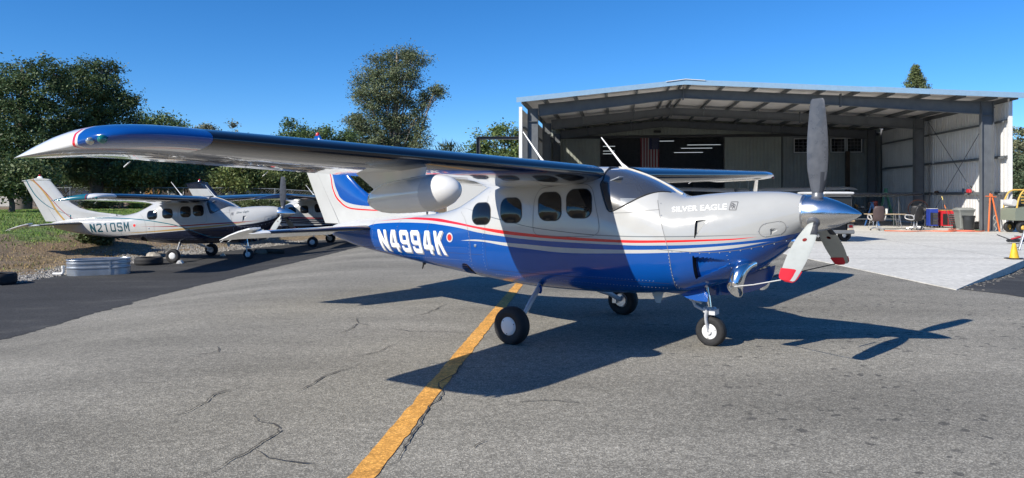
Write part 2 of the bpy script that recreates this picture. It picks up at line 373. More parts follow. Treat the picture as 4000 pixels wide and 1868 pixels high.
# ---------- grass bank, soil and gravel shoulder
def bank_mat():
    m = bpy.data.materials.new('bank_soil'); m.use_nodes = True; t = m.node_tree; L = t.links.new; b = t.nodes['Principled BSDF']; b.inputs['Roughness'].default_value = .95
    tc = N(t, 'TexCoord'); n = N(t, 'TexNoise'); n.inputs['Scale'].default_value = .8; n.inputs['Detail'].default_value = 8; n.inputs['Roughness'].default_value = .65; L(tc.outputs['Object'], n.inputs[0])
    at = N(t, 'Attribute', attribute_name='cover'); sp = N(t, 'SeparateColor'); L(at.outputs['Color'], sp.inputs[0])
    n4 = N(t, 'TexNoise'); n4.inputs['Scale'].default_value = 14; n4.inputs['Detail'].default_value = 6; L(tc.outputs['Object'], n4.inputs[0])
    soil = N(t, 'ValToRGB'); e = soil.color_ramp.elements; e[0].position = .3; e[0].color = (.14, .10, .06, 1); e[1].position = .7; e[1].color = (.30, .22, .14, 1); L(n4.outputs[0], soil.inputs[0])
    gr = N(t, 'ValToRGB'); e = gr.color_ramp.elements; e[0].position = .3; e[0].color = (.10, .15, .035, 1); e[1].position = .72; e[1].color = (.21, .29, .07, 1); L(n4.outputs[0], gr.inputs[0])
    ad = N(t, 'Math', operation='ADD'); L(sp.outputs[0], ad.inputs[0]); sb = N(t, 'MapRange', i1=.25, i2=.75, i3=-.55, i4=.55); L(n.outputs[0], sb.inputs[0]); L(sb.outputs[0], ad.inputs[1])
    st = N(t, 'MapRange', i1=.22, i2=.55, i3=0., i4=1.); L(ad.outputs[0], st.inputs[0])
    mx = N(t, 'Mix', data_type='RGBA'); L(st.outputs[0], mx.inputs[0]); L(soil.outputs[0], mx.inputs[6]); L(gr.outputs[0], mx.inputs[7]); L(mx.outputs[2], b.inputs['Base Color'])
    bp = N(t, 'Bump'); bp.inputs['Strength'].default_value = .8; bp.inputs['Distance'].default_value = .05; L(n4.outputs[0], bp.inputs['Height']); L(bp.outputs[0], b.inputs['Normal'])
    return m
def cover(x, y):     # how grassy the bank is
    d = xe(y)-x
    return np.clip((42-y)/5, 0, 1)*np.clip((d-2.0)/3.0, 0, 1)*np.clip((y-18)/6, .45, 1)*.95 - .5*np.exp(-((x+14.2)**2/6+(y-26)**2/10)) - .35*np.exp(-((x+17)**2/14+(y-21.5)**2/5))
bxs = np.concatenate([np.arange(-60, -30, 2.5), np.arange(-30, -9.7, .35), np.arange(-9.6, 8, 1.2)]); bys = np.concatenate([np.arange(6, 38, .5), np.arange(38, 90, 2)])
bank = grid('grass_bank', bxs, bys, .0, bank_mat(), keep=lambda x, y: x < xe(y)-.02 or (y > 34 and x < -3))
at = bank.data.color_attributes.new('cover', 'FLOAT_COLOR', 'POINT')
co = np.empty(len(bank.data.vertices)*3, 'f'); bank.data.vertices.foreach_get('co', co); co = co.reshape(-1, 3)
cv = cover(co[:, 0], co[:, 1]); at.data.foreach_set('color', np.stack([cv, cv, cv, np.ones_like(cv)], 1).astype('f').ravel())
co[:, 2] += (rng.normal(0, .03, len(co))*(co[:, 0] > -30))*(xe(co[:, 1])-co[:, 0] > .6); bank.data.vertices.foreach_set('co', co.ravel()); tag(bank, kind='structure')
def tint_mat(name, rough=.7, trans=0.):
    m = bpy.data.materials.new(name); m.use_nodes = True; t = m.node_tree; p = t.nodes['Principled BSDF']; p.inputs['Roughness'].default_value = rough; p.inputs['Specular IOR Level'].default_value = .3
    a_ = N(t, 'Attribute', attribute_name='tint'); t.links.new(a_.outputs['Color'], p.inputs['Base Color'])
    if trans:
        tr = N(t, 'BsdfTranslucent'); mx = N(t, 'MixShader', i0=trans); o = t.nodes['Material Output']; t.links.new(a_.outputs['Color'], tr.inputs[0])
        t.links.new(p.outputs[0], mx.inputs[1]); t.links.new(tr.outputs[0], mx.inputs[2]); t.links.new(mx.outputs[0], o.inputs[0])
    return m
def fast_mesh(name, V, k, cols, m, parent=None):
    """V: (n*k,3) points, k per face; cols (n,3) per face"""
    n = len(V)//k; me = bpy.data.meshes.new(name); me.vertices.add(len(V)); me.vertices.foreach_set('co', np.asarray(V, 'f').ravel())
    me.loops.add(n*k); me.loops.foreach_set('vertex_index', np.arange(n*k, dtype='i')); me.polygons.add(n); me.polygons.foreach_set('loop_start', np.arange(0, n*k, k, dtype='i')); me.polygons.foreach_set('loop_total', np.full(n, k, 'i'))
    me.update(calc_edges=True)
    at = me.color_attributes.new('tint', 'FLOAT_COLOR', 'POINT'); c4 = np.concatenate([cols, np.ones((n, 1))], 1); at.data.foreach_set('color', np.repeat(c4, k, 0).astype('f').ravel())
    me.materials.append(m); o = bpy.data.objects.new(name, me); COL.objects.link(o)
    if parent is not None: o.parent = parent
    return o
M_GRASS = tint_mat('grass_blade')
def blades(name, x, y, h, cols, label, w):
    n = len(x); z = gz(x, y); a = rng.uniform(0, 2*PI, n); lx = rng.normal(0, .35, n)*h; ly = rng.normal(0, .35, n)*h; dx, dy = np.cos(a)*w, np.sin(a)*w
    V = np.stack([np.stack([x-dx, y-dy, z-.01], 1), np.stack([x+dx, y+dy, z-.01], 1), np.stack([x+lx, y+ly, z+h], 1)], 1).reshape(-1, 3)
    return tag(fast_mesh(name, V, 3, cols, M_GRASS), label, 'grass', kind='stuff')
n = 90000; y = rng.uniform(13, 40, n); x = xe(y)-rng.uniform(.9, 17, n); ok = cover(x, y)+rng.normal(0, .25, n) > .32; x, y = x[ok], y[ok]; n = len(x)
blades('green_grass', x, y, rng.uniform(.04, .10, n), np.array([.12, .19, .035])+rng.uniform(0, 1, (n, 3))*np.array([.10, .12, .03]), 'short green grass on the bank behind the parked aircraft', .014)
n = 7000; y = rng.uniform(11, 34, n); x = xe(y)-np.abs(rng.normal(1.0, .9, n))-.8; ok = cover(x, y) < .45; x, y = x[ok], y[ok]; n = len(x)
blades('dry_grass', x, y, rng.uniform(.02, .09, n), np.array([.40, .29, .13])*rng.uniform(.6, 1.35, (n, 1)), 'straw coloured dry weeds along the gravel edge', .010)
# gravel stones
def stones(name, x, y, label, lo=.018, hi=.05):
    B0 = np.array([(-.9, -.5, -.2), (.3, -1, 0), (1, .1, -.1), (.2, .9, .1), (-.8, .6, 0), (-.1, -.1, .75), (.35, .3, .6)]); T = np.array([(0, 1, 5), (1, 2, 6), (1, 6, 5), (2, 3, 6), (3, 4, 5), (3, 5, 6), (4, 0, 5)])
    n = len(x); r = rng.uniform(lo, hi, n); a = rng.uniform(0, 6.28, n); c, s_ = np.cos(a), np.sin(a); z = gz(x, y)+rng.uniform(0, .5, n)*r
    Q = B0[None]*np.stack([np.ones(n), rng.uniform(.6, 1, n), rng.uniform(.6, 1.1, n)], 1)[:, None]*r[:, None, None]
    W = np.stack([x[:, None]+c[:, None]*Q[:, :, 0]-s_[:, None]*Q[:, :, 1], y[:, None]+s_[:, None]*Q[:, :, 0]+c[:, None]*Q[:, :, 1], z[:, None]+Q[:, :, 2]], 2)
    g = rng.uniform(.6, 1.4, n); cols = np.stack([.29*g, .275*g, .25*g], 1)
    return tag(fast_mesh(name, W[:, T].reshape(-1, 3), 3, np.repeat(cols, 7, 0), tint_mat('gravel_grey', .9)), label, 'gravel', kind='stuff')
n = 11000; y = rng.uniform(13, 33, n); x = xe(y)-rng.uniform(-.15, 1, n)*np.where(y < 24, 1.1, 2.4)*rng.uniform(.5, 1, n)
stones('gravel_strip', x, y, 'grey gravel strip between the dark asphalt and the bank')
# ---------- paint with stripes that follow curves along the body (object coordinates: X forward, Z up)
WHITE = (.48, .483, .47); BLUE = (.003, .068, .31); RED = (.70, .018, .022)
def curve_node(t, src, pts, x0, x1, y0, y1):
    a = N(t, 'MapRange', i1=x0, i2=x1, i3=0., i4=1.); t.links.new(src, a.inputs[0])
    f = N(t, 'FloatCurve'); c = f.mapping.curves[0]; f.mapping.extend = 'HORIZONTAL'
    pts = sorted(pts); u = [((p[0]-x0)/(x1-x0), (p[1]-y0)/(y1-y0)) for p in pts]
    while len(c.points) < len(u): c.points.new(.5, .5)
    for p, q in zip(c.points, u): p.location = q; p.handle_type = 'AUTO_CLAMPED'
    f.mapping.update(); t.links.new(a.outputs[0], f.inputs[1])
    b = N(t, 'MapRange', i1=0., i2=1., i3=y0, i4=y1); b.clamp = False; t.links.new(f.outputs[0], b.inputs[0]); return b.outputs[0]
def livery(name, base, bands, rough=.16, coat=.4, wav=.05):
    """bands: (axis, lower curve, upper curve, colour); axis 'z' = Z between curves of X, 'x' = X between curves of Z"""
    m = bpy.data.materials.new(name); m.use_nodes = True; t = m.node_tree; L = t.links.new; b = t.nodes['Principled BSDF']
    b.inputs['Roughness'].default_value = rough; b.inputs['Coat Weight'].default_value = coat; b.inputs['Coat Roughness'].default_value = .03
    tc = N(t, 'TexCoord'); s = N(t, 'SeparateXYZ'); L(tc.outputs['Object'], s.inputs[0]); X, Z = s.outputs[0], s.outputs[2]
    dn = N(t, 'TexNoise'); dn.inputs['Scale'].default_value = 5; dn.inputs['Detail'].default_value = 6; L(tc.outputs['Object'], dn.inputs[0])
    rr = N(t, 'MapRange', i1=.35, i2=.7, i3=rough*.75, i4=rough*1.35); L(dn.outputs[0], rr.inputs[0]); L(rr.outputs[0], b.inputs['Roughness'])
    col = N(t, 'RGB'); col.outputs[0].default_value = tuple(base)+(1,); out = col.outputs[0]
    for ax, lo, hi, c in bands:
        src, val = (X, Z) if ax == 'z' else (Z, X); rg = (-6, 3.5, .3, 3.) if ax == 'z' else (.3, 3., -6, 3.5); masks = []
        for cv, op in ((lo, 'GREATER_THAN'), (hi, 'LESS_THAN')):
            if cv is None: continue
            k = N(t, 'Math', operation=op); L(val, k.inputs[0]); L(curve_node(t, src, cv, *rg), k.inputs[1]); masks.append(k.outputs[0])
        mk = masks[0]
        if len(masks) == 2: k = N(t, 'Math', operation='MULTIPLY'); L(masks[0], k.inputs[0]); L(masks[1], k.inputs[1]); mk = k.outputs[0]
        mx = N(t, 'Mix', data_type='RGBA'); mx.inputs[7].default_value = tuple(c)+(1,); L(mk, mx.inputs[0]); L(out, mx.inputs[6]); out = mx.outputs[2]
    gm = N(t, 'MapRange', i1=.3, i2=.7, i3=.965, i4=1.02); L(dn.outputs[0], gm.inputs[0])
    mg = N(t, 'Mix', data_type='RGBA', blend_type='MULTIPLY', i0=1.); L(out, mg.inputs[6]); L(gm.outputs[0], mg.inputs[7]); L(mg.outputs[2], b.inputs['Base Color'])
    nb = N(t, 'TexNoise'); nb.inputs['Scale'].default_value = 2.6; nb.inputs['Detail'].default_value = 3; L(tc.outputs['Object'], nb.inputs[0])
    bp = N(t, 'Bump'); bp.inputs['Strength'].default_value = wav; bp.inputs['Distance'].default_value = .03; L(nb.outputs[0], bp.inputs['Height'])
    L(bp.outputs[0], b.inputs['Normal']); L(bp.outputs[0], b.inputs['Coat Normal']); MATS[name] = m; return m
def off(cv, d): return [(a, b_+d) for a, b_ in cv]
RT = [(-3.555, 1.281), (-3.162, 1.321), (-2.825, 1.351), (-2.595, 1.366), (-2.199, 1.366), (-1.702, 1.337), (-1.152, 1.28), (-.702, 1.246), (-.272, 1.219), (.244, 1.201), (.999, 1.188), (1.549, 1.202), (2.006, 1.225), (2.26, 1.24), (2.497, 1.264)]
RB = [(-3.555, 1.2815), (-3.151, 1.314), (-2.799, 1.337), (-2.324, 1.334), (-1.893, 1.315), (-1.498, 1.288), (-1.151, 1.251), (-.702, 1.202), (-.272, 1.181), (.244, 1.164), (.999, 1.157), (1.55, 1.177), (2.006, 1.207), (2.26, 1.227), (2.497, 1.2645)]
BT = [(-4.9, 1.13), (-4.3, 1.15), (-3.72, 1.203), (-3.583, 1.238), (-3.189, 1.272), (-2.697, 1.29), (-2.282, 1.292), (-1.873, 1.276), (-1.492, 1.247), (-1.149, 1.204), (-.701, 1.17), (-.272, 1.145), (.244, 1.134), (.999, 1.13), (1.55, 1.146), (1.919, 1.168), (2.259, 1.201), (2.571, 1.247), (2.811, 1.302), (2.86, 1.322)]
WT = [(-1.5, 1.08), (-1.149, 1.108), (-.629, 1.09), (-.272, 1.082), (.244, 1.067), (1.021, 1.077), (1.55, 1.103), (1.919, 1.135), (2.259, 1.172), (2.59, 1.215)]
WB = [(-1.5, 1.081), (-1.149, 1.087), (-.629, 1.049), (-.273, 1.029), (.243, 1.007), (1.021, 1.035), (1.55, 1.066), (1.918, 1.095), (2.257, 1.139), (2.589, 1.2155)]
GR = [(-1.481, 1.519), (-1.235, 1.478), (-.903, 1.405), (-.547, 1.345), (-.273, 1.299), (.244, 1.252), (.713, 1.227), (.999, 1.225), (1.548, 1.237), (2.006, 1.257), (2.499, 1.29)]
GRT = [(x, z+.010*min(1, max(0, (x+1.5)/.5), max(0, (2.5-x)/.6))) for x, z in GR]
M_FUS = livery('paint_blue_white', WHITE, [('x', [(.69, 1.60), (1.054, 1.588), (1.257, 1.535), (1.497, 1.45), (1.64, 1.386), (1.75, 1.34)], None, (.405, .41, .40)), ('z', None, BT, BLUE), ('z', RB, RT, RED), ('z', WB, WT, WHITE), ('z', off(GR, -.001), GRT, (.16, .17, .18))])  # cowl band: same white paint, greyed in the colour to offset full sun
FB = [(1.49, -2.3), (1.515, -3.785), (1.547, -4.237), (1.607, -4.471), (1.763, -4.623), (2.012, -4.733), (2.6, -5.0)]
FR0 = [(1.40, -3.0), (1.428, -3.1), (1.445, -3.9), (1.468, -4.322), (1.579, -4.579), (1.763, -4.733), (2.021, -4.80), (2.6, -5.07)]
FR1 = [(1.40, -3.0), (1.428, -3.1), (1.45, -3.35), (1.468, -3.9), (1.492, -4.322), (1.60, -4.555), (1.763, -4.700), (2.021, -4.775), (2.6, -5.05)]
M_FIN = livery('paint_fin_blue', WHITE, [('x', FB, None, BLUE), ('x', FR0, FR1, RED)])
M_WHITE = livery('paint_white', (.88, .875, .85), [], wav=.09, rough=.12, coat=1.)
M_BLUE = mat('paint_blue', BLUE, .15, coat=.8, rvar=.04, vscale=4)
M_BOOT = mat('boot_black', (.006, .008, .016), .18, coat=.5, rvar=.05, vscale=3)
M_TIP = livery('paint_tip', WHITE, [('z', None, None, BLUE)] if 0 else [])
M_RUB = mat('tyre_rubber', (.018, .018, .019), .75, var=.25, vscale=14, bump=.15, bscale=60)
M_CHR = mat('chrome', (.86, .87, .88), .13, 1, rvar=.05, vscale=5); M_ALU = mat('aluminium', (.62, .63, .65), .32, 1, var=.1)
M_BLK = mat('black_void', (.006, .006, .007), .9); M_WIN = mat('tinted_glass', (.006, .007, .009), .03, spec=.5)
M_SEAL = mat('window_seal', (.025, .026, .028), .5); M_GRYP = mat('gear_grey_paint', (.60, .61, .62), .3, coat=.4)
M_WPL = mat('plain_white_paint', (.78, .78, .76), .28, coat=.3); M_LINE = mat('panel_gap', (.17, .17, .17), .7)
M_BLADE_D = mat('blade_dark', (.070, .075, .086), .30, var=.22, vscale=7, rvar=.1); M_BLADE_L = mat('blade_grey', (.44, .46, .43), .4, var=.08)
M_REDC = mat('red_cover', (.62, .022, .035), .55, var=.1)
def glass_mat():
    m = bpy.data.materials.new('windshield_glass'); m.use_nodes = True; t = m.node_tree; t.nodes.clear(); L = t.links.new
    o = N(t, 'OutputMaterial'); mx = N(t, 'MixShader'); tr = N(t, 'BsdfTransparent', i0=(.86, .90, .93, 1)); gl = N(t, 'BsdfGlossy'); gl.inputs['Roughness'].default_value = .03; fr = N(t, 'Fresnel', i0=1.55)
    ml = N(t, 'Math', operation='MULTIPLY', i1=4.5); L(fr.outputs[0], ml.inputs[0]); ml.use_clamp = True
    g2 = N(t, 'BsdfGlossy'); g2.inputs['Roughness'].default_value = .22; m3 = N(t, 'MixShader', i0=.016); df = N(t, 'BsdfDiffuse', i0=(.7, .72, .75, 1)); m2 = N(t, 'MixShader', i0=.05); L(ml.outputs[0], mx.inputs[0]); L(tr.outputs[0], mx.inputs[1]); L(gl.outputs[0], mx.inputs[2]); L(mx.outputs[0], m3.inputs[1]); L(g2.outputs[0], m3.inputs[2]); L(m3.outputs[0], m2.inputs[1]); L(df.outputs[0], m2.inputs[2]); L(m2.outputs[0], o.inputs[0]); return m
M_GLASS = glass_mat()
# ---------- body loft
NR = 208
def ring(X, k=1.0, dz=0):
    b, t, w, zm, nu, nl = fus(X); out = []
    for j in range(NR):
        a = 2*PI*j/NR; c, s = math.cos(a), math.sin(a); n = nu if s >= 0 else nl
        y = w*math.copysign(abs(c)**(2/n), c); z = zm+((t-zm) if s >= 0 else (zm-b))*math.copysign(abs(s)**(2/n), s)
        out.append([X, y*k, zm+(z-zm)*k+dz])
    return out
WSB = [(.80, 1.56), (.83, 1.535), (.874, 1.508), (.95, 1.54), (1.06, 1.597), (1.183, 1.668), (1.256, 1.704), (1.364, 1.735), (1.46, 1.725), (1.52, 1.712)]
WSR = [(1.48, .88), (1.52, .845), (1.551, .817), (1.79, .70), (1.83, .688), (1.884, .694), (1.95, .675), (2.05, .66)]
wsb = lambda X: np.interp(X, [a for a, _ in WSB], [b for _, b in WSB]); wsr = lambda Z: np.interp(Z, [a for a, _ in WSR], [b for _, b in WSR])
def in_ws(X, Z): return .6 < X < 1.5 and Z > wsb(X) and X > wsr(Z)
def recess(X, Z):
    """flush inlets on the cowl and the main wheel well: depth of the skin at (X, Z), and whether it is an opening"""
    if 1.845 <= X <= 2.21:
        s = (2.21-X)/.365; zc = .985-.075*s; hw = .115*s**.75
        if abs(Z-zc) < hw: return .085*s
    if 1.865 <= X <= 1.98:
        s = (1.98-X)/.115; top = 1.435-.012*s; bot = 1.435-.185*s
        if bot < Z < top: return .045*s**.7
    if 2.60 <= X <= 2.665:
        s = (2.665-X)/.065; top = 1.338; bot = 1.338-.05*s
        if bot < Z < top: return .03*s
    if -1.60 <= X <= -1.38:
        s = (X+1.60)/.22; top = .60+.165*max(0, 1-(2*s-1.15)**2)**.5 if abs(2*s-1.15) < 1 else .55
        if Z < top: return .10
    return 0
def fuselage():
    xs = np.unique(np.round(np.concatenate([[-4.82], np.arange(-4.8, -1.66, .06), np.arange(-1.66, -1.3, .014), np.arange(-1.3, .6, .04), np.arange(.6, 1.55, .0125), np.arange(1.55, 2.24, .0125), [1.842, 1.8455, 1.862, 1.8655, 2.5975, 2.6005], np.arange(2.24, 2.86, .02), [2.86]]), 4))
    V = []; dep = []
    for X in xs:
        for p in ring(float(X)):
            d = recess(p[0], p[2]) if abs(p[1]) > .12 else 0
            V.append((p[0], p[1]-math.copysign(d, p[1]), p[2])); dep.append(d)
    body = MB(); ws = MB(); body.v = V; ws.v = V; n = len(xs)
    for i in range(n-1):
        for j in range(NR):
            f = (i*NR+j, i*NR+(j+1) % NR, (i+1)*NR+(j+1) % NR, (i+1)*NR+j)
            cx = (xs[i]+xs[i+1])/2; cz = sum(V[k][2] for k in f)/4; ds = [dep[k] for k in f]
            if in_ws(cx, cz): ws.f.append(f); ws.m.append(0)
            else:
                blk = (max(ds) > .03 and xs[i+1]-xs[i] < .0045) or (min(ds) > .09)
                body.f.append(f); body.m.append(1 if blk else 0)
    body.f.append(tuple(range((n-1)*NR, n*NR))); body.m.append(1); body.f.append(tuple(range(NR-1, -1, -1))); body.m.append(0)
    return body, ws
def clean(o):
    b = bmesh.new(); b.from_mesh(o.data); bmesh.ops.delete(b, geom=[v for v in b.verts if not v.link_faces], context='VERTS'); b.to_mesh(o.data); b.free()
def sp(X, Z, s=-1, o=.003): return (X, s*(fus_y(X, Z)+o), Z)
def decal(b, pts, s=-1, o=.003, mi=0, rings=5):
    """closed outline of (X, Z) laid on the body side"""
    cx = sum(p[0] for p in pts)/len(pts); cz = sum(p[1] for p in pts)/len(pts); rs = []
    for k in range(rings, -1, -1):
        q = max(k/rings, .02); rs.append([sp(cx+(x-cx)*q, cz+(z-cz)*q, s, o) for x, z in pts])
    b.rings(rs, c0=False, c1=True, mi=mi)
def sline(b, pts, w, s=-1, o=.0025, closed=False):
    k = len(pts); rs = []
    for i, (x, z) in enumerate(pts):
        a = pts[(i-1) % k if closed else max(i-1, 0)]; c = pts[(i+1) % k if closed else min(i+1, k-1)]
        dx, dz = c[0]-a[0], c[1]-a[1]; l = math.hypot(dx, dz) or 1; nx, nz = -dz/l*w/2, dx/l*w/2
        rs.append([sp(x-nx, z-nz, s, o), sp(x+nx, z+nz, s, o)])
    b.rings(rs, closed=False, loop=closed) if not closed else b.add([p for r in rs for p in r], [(2*i, 2*i+1, 2*((i+1) % k)+1, 2*((i+1) % k)) for i in range(k)])
def rrect(cx, cz, w, h, r, n=7, shear=0, skew=0):
    out = []
    for qx, qz, a0 in ((1, 1, 0), (-1, 1, 90), (-1, -1, 180), (1, -1, 270)):
        for i in range(n):
            a = R(a0+90*i/(n-1)); x = qx*(w/2-r)+r*math.cos(a); z = qz*(h/2-r)+r*math.sin(a); out.append((cx+x+shear*z, cz+z+skew*x))
    return out
def text2d(s, bold=0., step=.04, shear=0.):
    cu = bpy.data.curves.new('t', 'FONT'); cu.body = s; cu.offset = bold; cu.shear = shear; cu.resolution_u = 4; o = bpy.data.objects.new('t', cu); COL.objects.link(o)
    dg = bpy.context.evaluated_depsgraph_get(); me = bpy.data.meshes.new_from_object(o.evaluated_get(dg)); bpy.data.objects.remove(o)
    b = bmesh.new(); b.from_mesh(me); bpy.data.meshes.remove(me); bmesh.ops.remove_doubles(b, verts=b.verts[:], dist=1e-5)
    x0, x1 = min(v.co.x for v in b.verts), max(v.co.x for v in b.verts); y0, y1 = min(v.co.y for v in b.verts), max(v.co.y for v in b.verts)
    for v in b.verts: v.co.x = (v.co.x-x0)/(x1-x0); v.co.y = (v.co.y-y0)/(y1-y0)
    for k in range(1, 8): bmesh.ops.bisect_plane(b, geom=b.verts[:]+b.edges[:]+b.faces[:], plane_co=(0, k/8, 0), plane_no=(0, 1, 0))
    b.verts.index_update(); V = [tuple(v.co)[:2] for v in b.verts]; Fc = [tuple(v.index for v in f.verts) for f in b.faces]; b.free(); return V, Fc
def side_text(name, s, tl, bl, tr, br, m, parent, side=-1, o=.004, bold=0., shear=0., dx=0, dz=0, block=None):
    V, Fc = block2d(s, block) if block else text2d(s, bold, shear=shear); b = MB(); vs_ = []
    for u, v in V:
        if side > 0: u = 1-u
        x = (bl[0]*(1-u)+br[0]*u)*(1-v)+(tl[0]*(1-u)+tr[0]*u)*v+dx; z = (bl[1]*(1-u)+br[1]*u)*(1-v)+(tl[1]*(1-u)+tr[1]*u)*v+dz
        vs_.append(sp(x, z, side, o))
    b.add(vs_, Fc); return b.build(name, m, parent, 0, fix=False)
GLYPH = {
 'N': [[(0, 0), (.27, 0), (.27, 1), (0, 1)], [(.73, 0), (1, 0), (1, 1), (.73, 1)], [(.27, .55), (.73, 0), (.73, .45), (.27, 1)]],
 '4': [[(.55, 0), (.82, 0), (.82, 1), (.55, 1)], [(0, .2), (.55, .2), (.55, .4), (.25, .4), (0, .4)], [(.82, .2), (1, .2), (1, .4), (.82, .4)], [(0, .4), (.25, .4), (.55, .9), (.55, 1), (.36, 1)]],
 '9': [[(.0, .8), (1, .8), (1, .9), (.88, 1), (.12, 1), (0, .9)], [(0, .55), (.27, .55), (.27, .8), (0, .8)], [(.73, .2), (1, .2), (1, .8), (.73, .8)], [(0, .55), (.0, .47), (.12, .38), (.73, .38), (.73, .55)], [(0, .2), (0, .1), (.12, 0), (.88, 0), (1, .1), (1, .2)], [(0, .2), (.27, .2), (.27, .29), (0, .29)]],
 'K': [[(0, 0), (.27, 0), (.27, 1), (0, 1)], [(.27, .38), (.4, .4904), (.58, .6433), (1, 1), (.68, 1), (.27, .66)], [(.4, .4904), (.70, 0), (1, 0), (.58, .6433)]],
 '2': [[(0, .84), (1, .84), (1, .9), (.85, 1), (.15, 1), (0, .9)], [(0, .74), (.2, .74), (.2, .84), (0, .84)], [(.8, .6), (1, .6), (1, .84), (.8, .84)], [(.0, .16), (.26, .16), (1, .6), (.8, .6), (0, .2)], [(0, 0), (1, 0), (1, .16), (.26, .16), (0, .16)]],
 '1': [[(.4, 0), (.62, 0), (.62, 1), (.4, 1)], [(.12, .76), (.4, .86), (.4, 1), (.12, .86)]],
 '0': [[(0, .84), (1, .84), (1, .9), (.85, 1), (.15, 1), (0, .9)], [(0, .16), (.2, .16), (.2, .84), (0, .84)], [(.8, .16), (1, .16), (1, .84), (.8, .84)], [(0, .16), (0, .1), (.15, 0), (.85, 0), (1, .1), (1, .16)]],
 'S': [[(0, .84), (1, .84), (1, .9), (.85, 1), (.15, 1), (0, .9)], [(0, .58), (.2, .58), (.2, .84), (0, .84)], [(0, .58), (.1, .44), (.8, .44), (.8, .44), (1, .44), (.9, .58)], [(.8, .16), (1, .16), (1, .44), (.8, .44)], [(0, .16), (0, .1), (.15, 0), (.85, 0), (1, .1), (1, .16)], [(0, .16), (.2, .16), (.2, .26), (0, .26)], [(.8, .76), (1, .76), (1, .84), (.8, .84)]],
 'M': [[(0, 0), (.2, 0), (.2, 1), (0, 1)], [(.8, 0), (1, 0), (1, 1), (.8, 1)], [(.2, .7), (.5, .2), (.5, .5), (.2, 1)], [(.5, .2), (.8, .7), (.8, 1), (.5, .5)]]}
def block2d(s, gap=.32):
    V = []; Fc = []; n = len(s); W = n+gap*(n-1); x = 0
    for ch in s:
        for poly in GLYPH[ch]:
            b = bmesh.new(); q = []
            for p in poly:
                if not q or p != q[-1]: q.append(p)
            b.faces.new([b.verts.new(((x+px_)/W, py_, 0)) for px_, py_ in q])
            for k in range(1, 8): bmesh.ops.bisect_plane(b, geom=b.verts[:]+b.edges[:]+b.faces[:], plane_co=(0, k/8, 0), plane_no=(0, 1, 0))
            b.verts.index_update(); o = len(V); V += [tuple(v.co)[:2] for v in b.verts]; Fc += [tuple(v.index+o for v in f.verts) for f in b.faces]; b.free()
        x += 1+gap
    return V, Fc
# ---------- wing: sections (Y, Xle, Xte, Zle, Zte, thickness ratio)
def foil(u, t, cam=.02):
    yt = 5*t*(.2969*u**.5-.126*u-.3516*u*u+.2843*u**3-.1036*u**4); p = .4
    yc = cam/p**2*(2*p*u-u*u) if u < p else cam/(1-p)**2*((1-2*p)+2*p*u-u*u)
    return yc, yt
US = [.5*(1-math.cos(PI*k/22)) for k in range(23)]
def wring(S, sgn):
    Y, xl, xt, zl, zt, t = S; c = xl-xt; out = []
    if sgn > 0 and Y > 2.2: xl += .022*(Y-2.2); xt += .022*(Y-2.2); Y = Y*1.03-.066
    for k, up in [(k, 1) for k in range(22, 0, -1)]+[(k, -1) for k in range(0, 23)]:
        u = US[k]; yc, yt = foil(u, t); z = zl+(zt-zl)*u+(yc+up*yt)*c; out.append((xl-c*u, sgn*Y, z))
    return out
SEC = [(.50, .745, -.935, 1.955, 1.795, .145), (1.6, .735, -.90, 1.977, 1.845, .145), (2.8, .72, -.855, 2.002, 1.893, .14), (4.0, .68, -.79, 2.033, 1.93, .135), (5.0, .645, -.715, 2.058, 1.965, .128), (5.32, .635, -.69, 2.066, 1.975, .125)]
TIP = [(5.322, .635, -.69, 2.066, 1.975, .125), (5.46, .628, -.69, 2.070, 1.976, .126), (5.6, .615, -.69, 2.072, 1.972, .127), (5.72, .595, -.685, 2.070, 1.966, .127), (5.82, .57, -.68, 2.065, 1.96, .125), (5.90, .535, -.67, 2.057, 1.956, .12), (5.96, .47, -.66, 2.045, 1.953, .112), (6.0, .36, -.65, 2.03, 1.95, .10), (6.022, .18, -.64, 2.01, 1.948, .085), (6.036, -.15, -.63, 1.98, 1.946, .06), (6.04, -.55, -.62, 1.955, 1.945, .035)]
def lerp_sec(S, Y):
    for a, b_ in zip(S, S[1:]):
        if Y <= b_[0]: f = (Y-a[0])/(b_[0]-a[0]); return tuple(a[i]+(b_[i]-a[i])*f for i in range(6))
    return S[-1]
